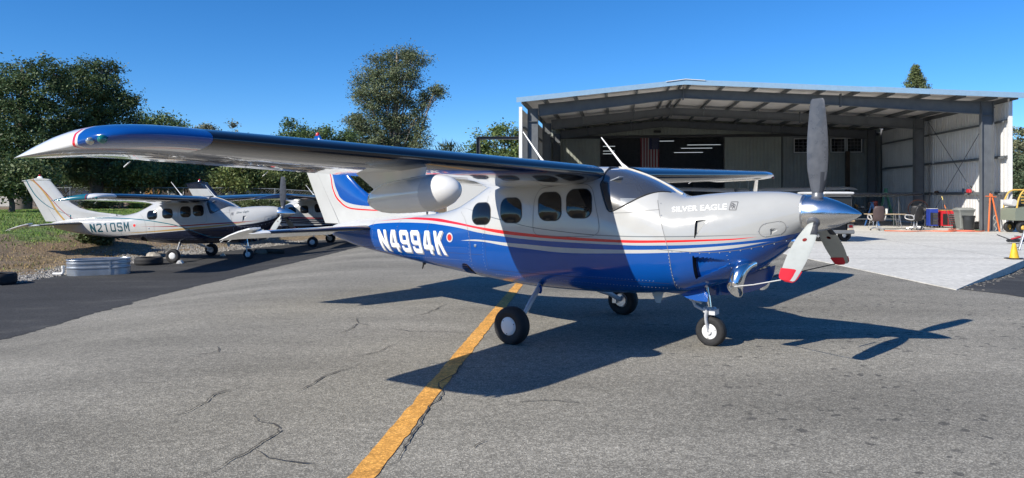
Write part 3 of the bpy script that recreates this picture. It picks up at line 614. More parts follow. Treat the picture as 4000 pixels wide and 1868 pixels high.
def wing(root, sgn, pod):
    ys_ = [.5, 1.0, 1.6, 2.2, 2.8, 3.4, 4.0, 4.5, 5.0, 5.32]; rr = [wring(lerp_sec(SEC, y), sgn) for y in ys_]; n = len(rr[0])
    lo, hi = 22-7, 22+8      # the de-ice boot wraps the leading edge
    skin = MB(); boot = MB(); flap = MB(); ail = MB()
    skin.rings([r[:lo+1] for r in rr], closed=False); skin.rings([r[hi-1:] for r in rr], closed=False)
    skin.rings([[r[0], r[-1]] for r in rr], closed=False)
    inner = [r[lo:hi] for r in rr]
    boot.rings(inner, closed=False)
    wg = skin.build('wing', M_WHITE, root, 50); boot.build('deice_boot', M_BOOT, wg, 60)
    # gaps of flap and aileron on the lower skin, access plates
    g = MB()
    def under(X, Y, o=.0025):
        S = lerp_sec(SEC, Y); c = S[1]-S[2]; u = min(max((S[1]-X)/c, 0), 1); yc, yt = foil(u, S[5]); k_ = max(0, Y-2.2) if sgn > 0 else 0; return (X+.022*k_, sgn*(Y+.03*k_), S[3]+(S[4]-S[3])*u+(yc-yt)*c-o)
    def uline(p, q, w=.007, k=10):
        for i in range(k):
            a = [p[j]+(q[j]-p[j])*i/k for j in (0, 1)]; c = [p[j]+(q[j]-p[j])*(i+1)/k for j in (0, 1)]
            d = Vector((c[0]-a[0], c[1]-a[1], 0)).normalized(); e = (-d.y*w/2, d.x*w/2)
            g.quad(under(a[0]-e[0], a[1]-e[1]), under(c[0]-e[0], c[1]-e[1]), under(c[0]+e[0], c[1]+e[1]), under(a[0]+e[0], a[1]+e[1]))
    uline((-.50, .75), (-.50, 3.25)); uline((-.50, 3.25), (-.84, 3.25), k=3); uline((-.50, 3.27), (-.45, 5.2)); uline((-.45, 5.2), (-.69, 5.2), k=3)
    g.build('panel_gap', M_LINE, wg, 0)['kind'] = 'stuff'
    pl = MB()
    for X, Y in ((.1, 1.5), (.1, 2.3), (.05, 4.2), (.05, 4.9), (-.3, 4.5), (-.3, 2.0)):
        pts = [under(X+.085*math.cos(a), Y+.085*math.sin(a), .004) for a in np.linspace(0, 2*PI, 20, endpoint=False)]
        pl.rings([pts, [under(X+.07*math.cos(a), Y+.07*math.sin(a), .0045) for a in np.linspace(0, 2*PI, 20, endpoint=False)]], c0=False, c1=True)
    pl.build('inspection_plate', M_WHITE, wg, 30)
    tip = MB(); tr_ = [wring(S, sgn) for S in TIP]
    tip.rings(tr_, closed=True, c0=False, c1=True); tp = tip.build('wing_tip', M_TIPP, wg, 50)
    # position light and strobe in the tip
    b = MB(); b.rev([(.001, .036), (.014, .033), (.024, .02), (.028, 0)], (.492+(.082 if sgn > 0 else 0), sgn*(6.057 if sgn > 0 else 5.945), 2.03), ax='X', n=16, rz=sgn*R(42)); b.build('position_light', M_LG if sgn < 0 else M_LR, tp, 60)
    b = MB(); b.rev([(.001, .034), (.013, .03), (.021, .018), (.024, 0)], (.415+(.083 if sgn > 0 else 0), sgn*(6.091 if sgn > 0 else 5.978), 2.022), ax='X', n=16, rz=sgn*R(56)); b.build('strobe_light', M_LC, tp, 60)
    b = MB(); b.tube([(-.66, sgn*5.25, 1.955), (-.76, sgn*5.25, 1.915)], .005, 6); b.tube([(-.72, sgn*4.0, 1.91), (-.80, sgn*4.0, 1.87)], .004, 6); b.build('static_wick', M_WPL, wg)
    return wg
# tip paint: blue leading part, red and white edge, white tail
def tip_mat(name, cols):
    m = bpy.data.materials.new(name); m.use_nodes = True; t = m.node_tree; L = t.links.new; b = t.nodes['Principled BSDF']; b.inputs['Roughness'].default_value = .13; b.inputs['Coat Weight'].default_value = .8
    tc = N(t, 'TexCoord'); s = N(t, 'SeparateXYZ'); L(tc.outputs['Object'], s.inputs[0]); ay = N(t, 'Math', operation='ABSOLUTE'); L(s.outputs[1], ay.inputs[0])
    # distance behind the painted front, measured along X with a curve that wraps back round the tip
    f = curve_node(t, ay.outputs[0], [(5.2, .50), (5.5, .49), (5.65, .44), (5.78, .34), (5.86, .33), (5.93, .30), (6.0, .30), (6.06, .31)], 5, 6.2, -1, 1)
    d = N(t, 'Math', operation='SUBTRACT'); L(s.outputs[0], d.inputs[0]); L(f, d.inputs[1])
    cr = N(t, 'ValToRGB'); cr.color_ramp.interpolation = 'CONSTANT'; e = cr.color_ramp.elements
    mr = N(t, 'MapRange', i1=-.2, i2=.2, i3=0., i4=1.); L(d.outputs[0], mr.inputs[0]); L(mr.outputs[0], cr.inputs[0])
    e[0].position = 0; e[0].color = cols[0]; e[1].position = .36; e[1].color = cols[1]; x = e.new(.43); x.color = cols[0]; x = e.new(.5); x.color = cols[2]
    L(cr.outputs[0], b.inputs['Base Color']); return m
W4 = (.74, .74, .73, 1)
M_TIPP = tip_mat('paint_tip_blue', (W4, RED+(1,), BLUE+(1,)))
M_LG = mat('green_lens', (.01, .16, .15), .05, coat=1.); M_LR = mat('red_lens', (.35, .01, .01), .05, coat=1.); M_LC = mat('clear_lens', (.55, .56, .5), .05, .6, coat=1.)
# ---------- wheels
def tyre(b, c, r, w, rim):
    pr = [(rim, -w*.36), (rim+.012, -w*.46), (r*.80, -w*.5), (r*.93, -w*.44), (r*.985, -w*.25), (r*.972, -w*.235), (r*.99, -w*.2), (r*1.0, 0), (r*.99, w*.2), (r*.972, w*.235), (r*.985, w*.25), (r*.93, w*.44), (r*.80, w*.5), (rim+.012, w*.46), (rim, w*.36)]
    k = len(b.v); b.rev(pr, c, 'Y', 40, cap=False)
    for i in range(k, len(b.v)):
        v = b.v[i]; g0 = c[2]-r
        if v[2] < g0+.012: b.v[i] = (v[0], c[1]+(v[1]-c[1])*1.05, max(v[2], g0+.010))
def wheel(name, root, c, r, w, out, cover, hub_m=None):
    zc = (c[0], c[1], c[2]-.010); h = MB(); s = out
    rim = r*.45
    h.rev([(rim, -w*.34), (rim*.8, -w*.2), (rim*.8, w*.2), (rim, w*.34)], zc, 'Y', 28)
    wo_ = h.build(name, M_GRYP, root)
    t_ = MB(); tyre(t_, zc, r, w, rim); t_.build('tyre', M_RUB, wo_, 50)
    d = MB(); R0 = rim*1.08 if cover else rim*1.16
    d.rev([(.0005, s*.012), (R0*.6, s*.010), (R0*.93, s*.004), (R0, -s*.004)], (zc[0], zc[1]+s*w*.44, zc[2]), 'Y', 28)
    if not cover: d.rev([(.03, 0), (.03, s*.03), (.012, s*.034)], (zc[0], zc[1]+s*w*.45, zc[2]), 'Y', 14)
    hc = d.build('hub_cap', hub_m or M_WPL, wo_)
    bl = MB()
    for a in (20, 140, 260): bl.rev([(.007, 0), (.005, s*.004)], (zc[0]+R0*.82*math.cos(R(a)), zc[1]+s*(w*.44+.006), zc[2]+R0*.82*math.sin(R(a))), 'Y', 8)
    bl.build('screw', M_SEAL, wo_); return wo_
def blade_ring(r):
    c = np.interp(r, [.13, .2, .3, .45, .6, .8, 1.0, 1.12, 1.17, 1.19], [.085, .10, .15, .195, .21, .205, .178, .155, .14, .11])
    t = np.interp(r, [.13, .25, .5, 1.19], [.07, .035, .018, .007]); tw = R(np.interp(r, [.13, 1.19], [14, -9])); o = []
    for k in range(20):
        a = 2*PI*k/20; x = c/2*math.cos(a); y = t/2*math.sin(a)*(1+.25*math.cos(a))
        o.append((x*math.cos(tw)-y*math.sin(tw), x*math.sin(tw)+y*math.cos(tw), r))
    return o
def aircraft(name, label, loc, rz):
    """single-engine high-wing turboprop, built once; others are copies with their own paint"""
    root = thing(name, label, 'aircraft', loc, rz); X = {}
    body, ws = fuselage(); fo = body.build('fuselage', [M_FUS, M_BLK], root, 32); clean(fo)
    wo_ = ws.build('windshield', M_GLASS, root, 60); clean(wo_)
    # windshield trim, centre post
    b = MB()
    for s in (-1, 1):
        p = [(.695, 1.884), (.686, 1.835), (.70, 1.79), (.76, 1.665), (.817, 1.551), (.838, 1.524), (.874, 1.508), (.95, 1.54), (1.06, 1.597), (1.183, 1.668), (1.256, 1.704), (1.364, 1.735), (1.43, 1.728)]
        b.tube(crom([sp(x, z, s, .002) for x, z in p], 5), .009, 8)
        b.tube(crom([sp(.695, 1.884, s, .002), sp(.676, 1.95, s, .002), sp(.665, 2.0, s, .0), (.66, s*.2, 2.028), (.655, 0, 2.03)], 5), .012, 8)
    b.build('windshield_seal', M_SEAL, wo_)
    b = MB(); top = lambda x: fus(x)[1]
    b.tube([(x, 0, top(x)+.002) for x in np.linspace(.66, 1.5, 24)], .013, 8, flat=.9); b.build('windshield_post', mat('post_beige', (.42, .40, .36), .5), wo_)
    # cabin: liner, glareshield, seats, visors
    b = MB(); xs = np.linspace(-.85, 1.42, 60); rs = [[tuple(p) for p in ring(float(x), .955)] for x in xs]; V = [p for r in rs for p in r]; b.v = V
    for i in range(59):
        for j in range(NR):
            f = (i*NR+j, i*NR+(j+1) % NR, (i+1)*NR+(j+1) % NR, (i+1)*NR+j); cz = sum(V[k][2] for k in f)/4
            if not (in_ws(xs[i]+.05, cz+.05)) and not (xs[i] > .95 and cz > 1.5): b.f.append(f); b.m.append(0)
    io = b.build('cabin_liner', mat('liner_tan', (.72, .69, .63), .8), root, 60); clean(io)
    b = MB(); b.box((1.12, 0, 1.36), (.5, .98, .30), bev=.05); b.box((.86, 0, 1.40), (.04, .9, .24)); b.build('glareshield', mat('glareshield', (.22, .22, .23), .8), root)
    b = MB(); b.box((1.02, -.40, 1.60), (.20, .006, .13), rz=.15, rx=.5); b.build('paper_sheet', mat('paper', (.8, .8, .78), .7), root, 0)
    for s in (-1, 1):
        b = MB(); b.box((.12, s*.27, 1.32), (.12, .42, .62), ry=-.16, bev=.05); b.box((.32, s*.27, 1.0), (.46, .42, .14), bev=.05); b.box((.05, s*.27, 1.70), (.09, .24, .16), ry=-.12, bev=.04)
        b.build('seat', mat('seat_leather', (.36, .33, .29), .6), root)
        b = MB(); b.box((.80, s*.26, 1.87), (.22, .34, .012), ry=-.35, bev=.004); b.build('sun_visor', mat('visor', (.35, .38, .42), .4), root)
    # side windows and door outline, both sides
    for s in (-1, 1):
        for cx, cz, w_, h_, sk in ((-1.098, 1.452, .345, .275, .04), (-.566, 1.503, .335, .305, .02), (.032, 1.558, .325, .335, .02), (.446, 1.596, .335, .332, .02)):
            b = MB(); decal(b, rrect(cx, cz, w_+.022, h_+.022, .115, shear=-.12, skew=sk), s, .0035); so_ = b.build('window', M_SEAL, root, 60)
            b = MB(); decal(b, rrect(cx, cz, w_, h_, .105, shear=-.12, skew=sk), s, .006, rings=6)
            b.v = [(x, y+s*.020*max(0, 1-((x-cx)/(w_*.52))**2-((z-cz)/(h_*.52))**2), z) for x, y, z in b.v]; b.build('pane', M_WIN, so_, 60)
        b = MB(); dr = crom([(-.205, 1.3), (-.205, 1.6), (-.17, 1.73), (-.08, 1.79), (.3, 1.825), (.5, 1.825), (.6, 1.76), (.66, 1.62), (.72, 1.42), (.735, 1.30), (.70, 1.245), (.6, 1.215), (.2, 1.2), (-.1, 1.205), (-.18, 1.235), (-.205, 1.3)], 5)
        sline(b, dr, .006, s); b.build('door_gap', M_LINE, root, 0)
        b = MB(); sline(b, crom([(1.386, 1.64), (1.45, 1.497), (1.535, 1.257), (1.588, 1.054), (1.61, .80), (1.60, .66)], 8), .006, s)
        sline(b, crom([(.88, 1.49), (1.1, 1.50), (1.25, 1.52), (1.44, 1.535)], 6), .005, s); sline(b, crom([(1.45, 1.10), (1.9, 1.085), (2.2, 1.105), (2.5, 1.165), (2.8, 1.26)], 8), .005, s)
        sline(b, rrect(2.62, 1.345, .24, .14, .07, skew=.2), .005, s, closed=True); sline(b, crom([(-1.55, 1.47), (-1.4, 1.35), (-1.3, 1.1), (-1.3, .8)], 6), .004, s)
        b.build('panel_gap', M_LINE, root, 0)['kind'] = 'stuff'
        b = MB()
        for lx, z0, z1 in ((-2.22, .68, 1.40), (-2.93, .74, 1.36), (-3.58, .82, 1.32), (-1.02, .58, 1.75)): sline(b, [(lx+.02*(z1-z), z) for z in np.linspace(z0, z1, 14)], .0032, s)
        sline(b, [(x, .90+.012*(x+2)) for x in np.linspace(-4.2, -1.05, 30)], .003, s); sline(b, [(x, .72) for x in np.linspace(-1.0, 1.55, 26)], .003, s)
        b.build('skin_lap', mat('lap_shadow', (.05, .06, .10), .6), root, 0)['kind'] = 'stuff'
        b = MB()
        def scr(x, z, r=.0085):
            p0 = Vector(sp(x, z, s, 0)); b.rev([(r, 0), (r*.7, s*.004)], tuple(p0), 'Y', 7)
        for k in range(12): x = 1.62+k*.1; scr(x, float(np.interp(x, [1.45, 1.9, 2.2, 2.5, 2.8], [1.10, 1.085, 1.105, 1.165, 1.26]))-.012)
        for k in range(11): scr(1.585+.004*k, 1.04-.037*k, .0065)
        for k in range(5): scr(2.19+.006*k, 1.06-.045*k, .006)
        for a in (0, 60, 120, 180, 240, 300): scr(2.62+.13*math.cos(R(a)), 1.345+.075*math.sin(R(a))+.026*math.cos(R(a)), .006)
        for x, z in ((1.43, 1.60), (1.475, 1.47)): scr(x, z, .008)
        b.build('fastener', M_ALU, root, 30)['kind'] = 'stuff'
        b = MB(); p0 = sp(-1.19, 1.027, s, 0); b.rev([(.022, 0), (.02, s*.008), (.001, s*.011)], p0, 'Y', 14); b.build('fuel_drain', M_ALU, root)
    for s in (-1, 1):      # flush rivet rows
        b = MB()
        rows = [[(x, z+.02*(x+2.2)) for x in np.arange(-3.0, -1.35, .042)] for z in (.80, .97)]+[[(x, z) for z in np.arange(.72, 1.24, .042)] for x in (-1.05, -1.32, -2.95, -3.55)]+[[(x, .66) for x in np.arange(-.9, 1.5, .042)], [(x, .74) for x in np.arange(.2, 1.4, .042)], [(x, 1.86) for x in np.arange(-.7, .5, .05)]]
        for row in rows:
            for x, z in row: p0 = sp(x, z, s, .0); b.rev([(.0042, 0), (.0032, s*.0022)], p0, 'Y', 5)
        b.build('rivet', mat('rivet_grey', (.30, .36, .48), .4), root, 0, fix=False)['kind'] = 'stuff'
    X['dot'] = []
    for s in (-1, 1):      # round red marker
        b = MB(); decal(b, [(-1.711+.066*math.cos(a), 1.113+.066*math.sin(a)) for a in np.linspace(0, 2*PI, 28, endpoint=False)], s, .003); d0 = b.build('static_port_plate', mat('plate_grey', (.55, .56, .58), .4), root, 60)
        b = MB(); decal(b, [(-1.711+.046*math.cos(a), 1.113+.046*math.sin(a)) for a in np.linspace(0, 2*PI, 24, endpoint=False)], s, .006); b.build('red_marker', mat('marker_red', (.75, .03, .02), .4), d0, 60)
    # fin and rudder
    def fring(z, xl, xt, th, a=0., e=1.):
        o = []; c = xl-xt
        for k, up in [(k, 1) for k in range(16, 0, -1)]+[(k, -1) for k in range(0, 17)]:
            u = a+(e-a)*.5*(1-math.cos(PI*k/16)); yt = (5*(.2969*u**.5-.126*u-.3516*u*u+.2843*u**3-.1036*u**4))*th
            o.append((xl-c*u, up*yt, z))
        return o
    FL = [(1.22, -2.15, .10), (1.42, -2.25, .10), (1.48, -2.75, .10), (1.53, -3.2, .105), (1.60, -3.58, .11), (1.68, -3.85, .115), (1.82, -4.10, .115), (1.99, -4.34, .11), (2.25, -4.56, .10), (2.50, -4.775, .085), (2.58, -4.85, .08)]
    xte = lambda z: -4.95-(z-1.14)*.583
    hinge = lambda z: xte(z)+.40-.08*(z-1.2)
    f_ = MB(); r_ = MB(); fr = []; rr = []
    for z, xl, th in FL:
        u = (xl-hinge(z))/(xl-xte(z)); fr.append(fring(z, xl, xte(z), th, 0, u)); rr.append(fring(z, xl, xte(z), th*.97, u+.004, 1.))
    f_.rings(fr, closed=True); r_.rings(rr[0:], closed=True)
    fin = f_.build('tail_fin', M_FIN, root, 45); r_.build('rudder', M_FIN, root, 45)
    b = MB()
    b.rings([[(-4.83, y*.04, 2.585), (-5.25, y*.045, 2.595), (-5.80, y*.02, 2.55), (-5.80, y*.02, 2.57), (-5.25, y*.05, 2.66), (-4.9, y*.03, 2.625)] for y in (-1, -.5, .5, 1)], closed=True); b.build('fin_cap', M_FIN, root, 40)
    b = MB(); b.rev([(.075, 0), (.055, .05), (.035, .075)], (-5.2, 0, 2.64), n=16, sx=1.5, sy=.6); bf = b.build('beacon_base', M_BLUE, root)
    b = MB(); b.rev([(.034, 0), (.034, .035), (.02, .055), (.002, .06)], (-5.2, 0, 2.71), n=14); b.build('beacon', mat('beacon_red', (.6, .015, .01), .15, coat=.8), bf, 60)
    # tailplane and drooped elevators
    for s in (-1, 1):
        st = MB(); bt = MB(); el = MB(); rs = []
        def tring(y, xl, xt, zl, zt, t):
            return [(p[0], p[1], p[2]) for p in wring((abs(y), xl, xt, zl, zt, t), s)]
        secs = [(.06, -3.58, -4.40, 1.172, 1.155, .11), (.8, -3.72, -4.395, 1.168, 1.152, .11), (1.5, -3.85, -4.385, 1.163, 1.150, .11), (1.80, -3.91, -4.38, 1.16, 1.148, .11)]
        rr_ = [tring(*S) for S in secs]; st.rings([r[:17] for r in rr_], closed=False); st.rings([r[28:] for r in rr_], closed=False); st.rings([[r[0], r[-1]] for r in rr_], closed=False)
        bt.rings([r[16:29] for r in rr_], closed=False)
        st.rings([rr_[-1]], closed=True, c0=False, c1=True) if 0 else None
        so_ = st.build('tailplane', M_WHITE, root, 45); bt.build('deice_boot', M_BOOT, so_, 60)
        c_ = MB(); tr2 = [tring(1.80, -3.91, -4.38, 1.16, 1.148, .115), tring(1.95, -3.935, -4.10, 1.158, 1.153, .12), tring(2.03, -3.965, -4.08, 1.157, 1.154, .10), tring(2.06, -4.0, -4.07, 1.156, 1.155, .06)]
        c_.rings(tr2, closed=True); c_.build('tailplane_tip', M_WPL, so_, 45)
        dr = R(17); hx, hz = -4.385, 1.150
        def E(x, y, z): dx, dz = x-hx, z-hz; return (hx+dx*math.cos(dr)-dz*math.sin(dr), s*y, hz+dx*math.sin(dr)+dz*math.cos(dr))
        er = []
        for y, xl, xt, t in ((.09, -4.395, -4.78, .022), (.8, -4.395, -4.775, .021), (1.5, -4.39, -4.765, .020), (1.815, -4.39, -4.76, .02)):
            er.append([E(xl-(xl-xt)*u, y, hz+k*t*(1-u)) for u, k in ((0, 1), (.3, 1.05), (.7, 1), (1, .8), (1, -.8), (.7, -1), (.3, -1.05), (0, -1))])
        el.rings(er, closed=True)
        hr = []
        for y, xl, xt, t in ((1.817, -4.12, -4.76, .024), (1.90, -4.125, -4.765, .024), (1.98, -4.15, -4.77, .022), (2.05, -4.28, -4.77, .017), (2.09, -4.5, -4.765, .011)):
            hr.append([E(xl-(xl-xt)*u, y, hz+k*t*(1-.8*u)) for u, k in ((0, .5), (.12, 1), (.5, 1), (1, .8), (1, -.8), (.5, -1), (.12, -1), (0, -.5))])
        eo = el.build('elevator', M_WHITE, root, 35); h_ = MB(); h_.rings(hr, closed=True); h_.build('elevator_horn', M_WPL, eo, 35)
        w_ = MB(); w_.tube([E(-4.75, 1.9, hz), E(-4.86, 1.9, hz-.01)], .004, 6); w_.tube([E(-4.75, 2.02, hz), E(-4.85, 2.03, hz-.01)], .004, 6); w_.build('static_wick', M_WPL, eo)
    wing(root, -1, True); wing(root, 1, False)
    # antennas on the roof
    b = MB(); b.tube([(.75, .05, 2.0), (.66, .05, 2.09), (.38, .05, 2.42)], [.034, .013, .006], 8, flat=.45); b.build('antenna', M_WPL, root)
    b = MB(); b.tube([(-.22, -.28, 2.05), (-.32, -.28, 2.17), (-.60, -.28, 2.52)], [.034, .013, .006], 8, flat=.45); b.build('antenna', M_WPL, root)
    b = MB(); b.tube([(-2.55, -.05, 1.38), (-2.57, -.05, 1.50)], [.012, .006], 6); b.build('antenna', mat('antenna_black', (.03, .03, .03), .4), root)
    b = MB(); b.prism([(-2.55, .66), (-2.62, .70), (-2.5, .71)], .01, lambda a, c, d: (a, -.1+d, c)); b.tube([(-2.55, -.1, .74), (-2.6, -.1, .60)], [.02, .01], 8); b.build('antenna', mat('antenna_black', (.03, .03, .03), .4), root)
    b = MB(); b.prism([(1.20, .56), (1.03, .56), (1.055, .49), (1.10, .40), (1.15, .40)], .02, lambda a, c, d: (a, .12+d, c)); b.build('belly_antenna', mat('blade_antenna', (.45, .58, .66), .3), root, 0)
    # spinner, propeller
    b = MB(); M_SPN = mat('spinner_polish', (.88, .88, .88), .2, 1, rvar=.06, vscale=5); b.rev([(.190, 2.868), (.192, 2.90), (.187, 2.98), (.168, 3.08), (.133, 3.18), (.088, 3.28), (.045, 3.355), (.012, 3.40), (.001, 3.405)], (0, 0, 1.505), 'X', 48); spn = b.build('spinner', M_SPN, root, 60)
    b = MB(); b.rev([(.197, 2.852), (.197, 2.872), (.192, 2.876)], (0, 0, 1.505), 'X', 48); b.build('backplate', M_ALU, spn)
    b = MB()
    for a in range(16): b.rev([(.006, 0), (.004, .004)], (2.885, .191*math.cos(a*PI/8), 1.505+.191*math.sin(a*PI/8)), 'X', 6)
    b.build('screw', M_SEAL, spn)
    pb = MB(); rs = [blade_ring(r) for r in (.13, .17, .22, .28, .36, .45, .55, .65, .75, .85, .95, 1.05, 1.12, 1.17, 1.187, 1.19)]
    pb.rings(rs); me_o = None
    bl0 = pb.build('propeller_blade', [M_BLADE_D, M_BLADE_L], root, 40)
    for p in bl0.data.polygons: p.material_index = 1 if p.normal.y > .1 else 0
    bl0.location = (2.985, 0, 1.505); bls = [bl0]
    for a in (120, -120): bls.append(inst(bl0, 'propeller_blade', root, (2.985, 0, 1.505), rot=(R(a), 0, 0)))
    cu = MB(); cu.rev([(.062, .13), (.066, .17), (.058, .20), (.052, .215)], n=20); cu0 = cu.build('blade_cuff', mat('cuff_grey', (.16, .165, .175), .4, .5), bls[0])
    for q in bls[1:]: inst(cu0, 'blade_cuff', q, (0, 0, 0))
    lg = MB(); lg.rev([(.001, 0), (.026, 0), (.028, .001)], (0, 0, 0), 'Y', 18); lg.v = [(x*.75, .010, .52+z) for x, y, z in lg.v]
    lg.v = [(x, .0145 if True else y, z) for x, y, z in lg.v]
    lo_ = lg.build('maker_badge', mat('badge_red', (.5, .06, .05), .5), bls[1], 0); inst(lo_, 'maker_badge', bls[2], (0, 0, 0))
    bt_ = MB(); q = []
    for r in (.20, .28, .36, .43):
        g = blade_ring(r); q.append([tuple(np.array(g[k])+np.array((.004 if abs(g[k][0]) > 0 else 0, 0, 0))*0+np.array([math.copysign(.0025, g[k][0]), math.copysign(.0025, g[k][1]), 0])) for k in (16, 17, 18, 19, 0, 1, 2, 3, 4)])
    bt_.rings(q, closed=False); b0 = bt_.build('blade_boot', mat('blade_boot', (.03, .033, .04), .4), bls[1], 50); inst(b0, 'blade_boot', bls[2], (0, 0, 0)); inst(b0, 'blade_boot', bls[0], (0, 0, 0))
    tc_ = MB(); q = []
    for r in (1.02, 1.08, 1.14, 1.18, 1.20):
        g = blade_ring(min(r, 1.189)); k = 1.10 if r < 1.19 else .9; q.append([(x*k, y*k+math.copysign(.006, y), r) for x, y, _ in g])
    tc_.rings(q); X['cover'] = [tc_.build('tip_cover', M_REDC, bls[1], 50)]; X['cover'].append(inst(X['cover'][0], 'tip_cover', bls[2], (0, 0, 0)))
    # tie-down lines from the covered blade tips to the exhaust stub
    b = MB(); tipn = Vector((2.93, -1.19*math.sin(R(60))*1.0, 1.505-1.19*.5)); tipf = Vector((2.93, 1.19*math.sin(R(60)), 1.505-1.19*.5)); ex = Vector((2.22, -.43, .73))
    b.tube([tipn, tipn.lerp(ex, .5)+Vector((0, 0, -.01)), ex], .006, 6); X['tie'] = [b.build('tie_line', mat('rope_white', (.6, .6, .58), .8), root)]
    b = MB(); ex2 = Vector((2.22, .43, .73)); b.tube([tipf, tipf.lerp(ex2, .5)+Vector((0, 0, -.01)), ex2], .006, 6); X['tie'].append(b.build('tie_line', mat('rope_dark', (.06, .055, .05), .8), root))
    b = MB(); b.box((2.86, -.30, 1.02), (.012, .028, .26)); X['tie'].append(b.build('warning_ribbon', mat('ribbon_brown', (.10, .05, .035), .8), root))
    # oil cooler inlet under the spinner, exhaust stubs, lower scoop
    b = MB(); b.rev([(.10, 2.70), (.105, 2.80), (.092, 2.83), (.085, 2.80), (.07, 2.70)], (0, 0, 1.21), 'X', 24, sx=1.0, sy=.75, cap=False); b.build('inlet_lip', M_CHR, root, 60)
    b = MB(); b.rev([(.001, 2.745), (.085, 2.745), (.086, 2.74)], (0, 0, 1.21), 'X', 20, sy=.75); b.build('inlet_duct', M_BLK, root)
    for s in (-1, 1):
        path = crom([(2.36, s*.20, .97), (2.335, s*.31, .945), (2.305, s*.385, .885), (2.287, s*.42, .80), (2.275, s*.432, .725)], 5)
        b = MB(); rr = []; P_ = [Vector(p) for p in path]; k = len(P_)
        for i, p in enumerate(P_):
            t = (P_[min(i+1, k-1)]-P_[max(i-1, 0)]).normalized(); u = Vector((1, 0, 0)); u = (u-t*u.dot(t)).normalized(); v = t.cross(u); rad = .073+.005*i/k
            rr.append([p+(u*math.cos(2*PI*j/24)*1.05+v*math.sin(2*PI*j/24)*.9)*rad for j in range(24)])
        cut = [Vector(p)+Vector((0, 0, -.075*(abs(P_[-1].y)-abs(p.y))/.07-.02)) for p in rr[-1]]     # outlet cut slanting outwards
        rr[-1] = cut; inner = [[c_+(P_[-1]-c_)*.06 for c_ in cut], [P_[-6]+(Vector(p)-P_[-6])*.9 for p in rr[-6]]]
        b.rings(rr, c0=True, c1=False); b.rings([cut]+inner, c0=False, c1=False); eo = b.build('exhaust_stub', M_CHR, root, 50)
        b = MB(); b.add([tuple(p) for p in inner[1]], [tuple(range(24))]); b.build('exhaust_bore', mat('soot', (.10, .085, .07), .8), eo, 0)
    # nose gear well doors
    dm = mat('door_blue', BLUE, .12, coat=.9)
    b = MB(); b.prism(crom([(2.50, .93), (2.47, .80), (2.38, .69), (2.22, .615), (2.0, .57), (1.7, .535), (1.20, .53), (1.22, .60), (1.6, .66), (2.0, .74), (2.3, .86)], 4), .018, lambda a, c, d: (a, .17+d+.10*(1-min(1, max(0, (c-.53)/.35)))*0, c)); b.build('gear_door', dm, root, 30)
    b = MB(); b.prism([(1.83, .69), (1.62, .60), (1.59, .575), (1.66, .545), (1.78, .525), (1.90, .525), (1.90, .60)], .016, lambda a, c, d: (a, -.20-(.69-c)*.35+d, c)); b.build('gear_door', dm, root, 30)
    # gear
    for s in (-1, 1):
        b = MB(); b.tube(crom([(-.30, s*.20, .64), (-.25, s*.40, .545), (-.13, s*.72, .43), (-.04, s*.98, .325), (.0, s*1.12, .255), (.0, s*1.22, .222)], 5), [.050]*6+[.042]*8+[.034]*12, 12, flat=.62); b.build('gear_leg', M_GRYP, root, 60)
        wheel('main_wheel', root, (0, s*1.30, .218), .218, .16, s, True)
        b = MB(); b.rev([(.085, 0), (.085, .012)], (0, s*1.215, .208), 'Y', 20); b.box((-.075, s*1.20, .21), (.06, .05, .09)); b.build('brake', M_ALU, root)
        b = MB(); b.tube([(-.36, s*.22, .545), (-.2, s*.46, .515)], .055, 10, flat=.5); b.build('leg_fairing', dm, root)
    b = MB(); b.tube([(1.76, 0, .78), (1.80, 0, .52), (1.82, 0, .40)], [.034, .034, .030], 14); ng = b.build('nose_strut', M_CHR, root)
    b = MB(); b.box((1.825, 0, .395), (.13, .10, .075), bev=.012); b.box((1.88, -.02, .385), (.07, .12, .06)); b.build('strut_collar', M_GRYP, root)
    b = MB(); b.tube([(1.74, -.02, .47), (1.64, -.02, .50), (1.62, -.02, .51)], .016, 8); b.tube([(1.62, -.02, .51), (1.66, -.02, .43), (1.78, -.02, .385)], .018, 8); b.tube([(1.615, -.05, .51), (1.615, .03, .51)], .022, 8); b.build('torque_link', M_GRYP, root)
    for s in (-1, 1):
        b = MB(); b.tube(crom([(1.82, s*.055, .40), (1.815, s*.085, .34), (1.825, s*.092, .26), (1.84, s*.088, .17)], 5), [.036]*6+[.033]*5+[.024]*5, 10, flat=.4); b.build('nose_fork', M_GRYP, root, 60)
    wheel('nose_wheel', root, (1.84, 0, .172), .172, .13, -1, False)
    # far side disc of the nose wheel
    b = MB(); b.rev([(.001, .06), (.078, .058), (.08, .05)], (1.84, 0, .162), 'Y', 24); b.build('hub_disc', M_WPL, root)
    return root, X
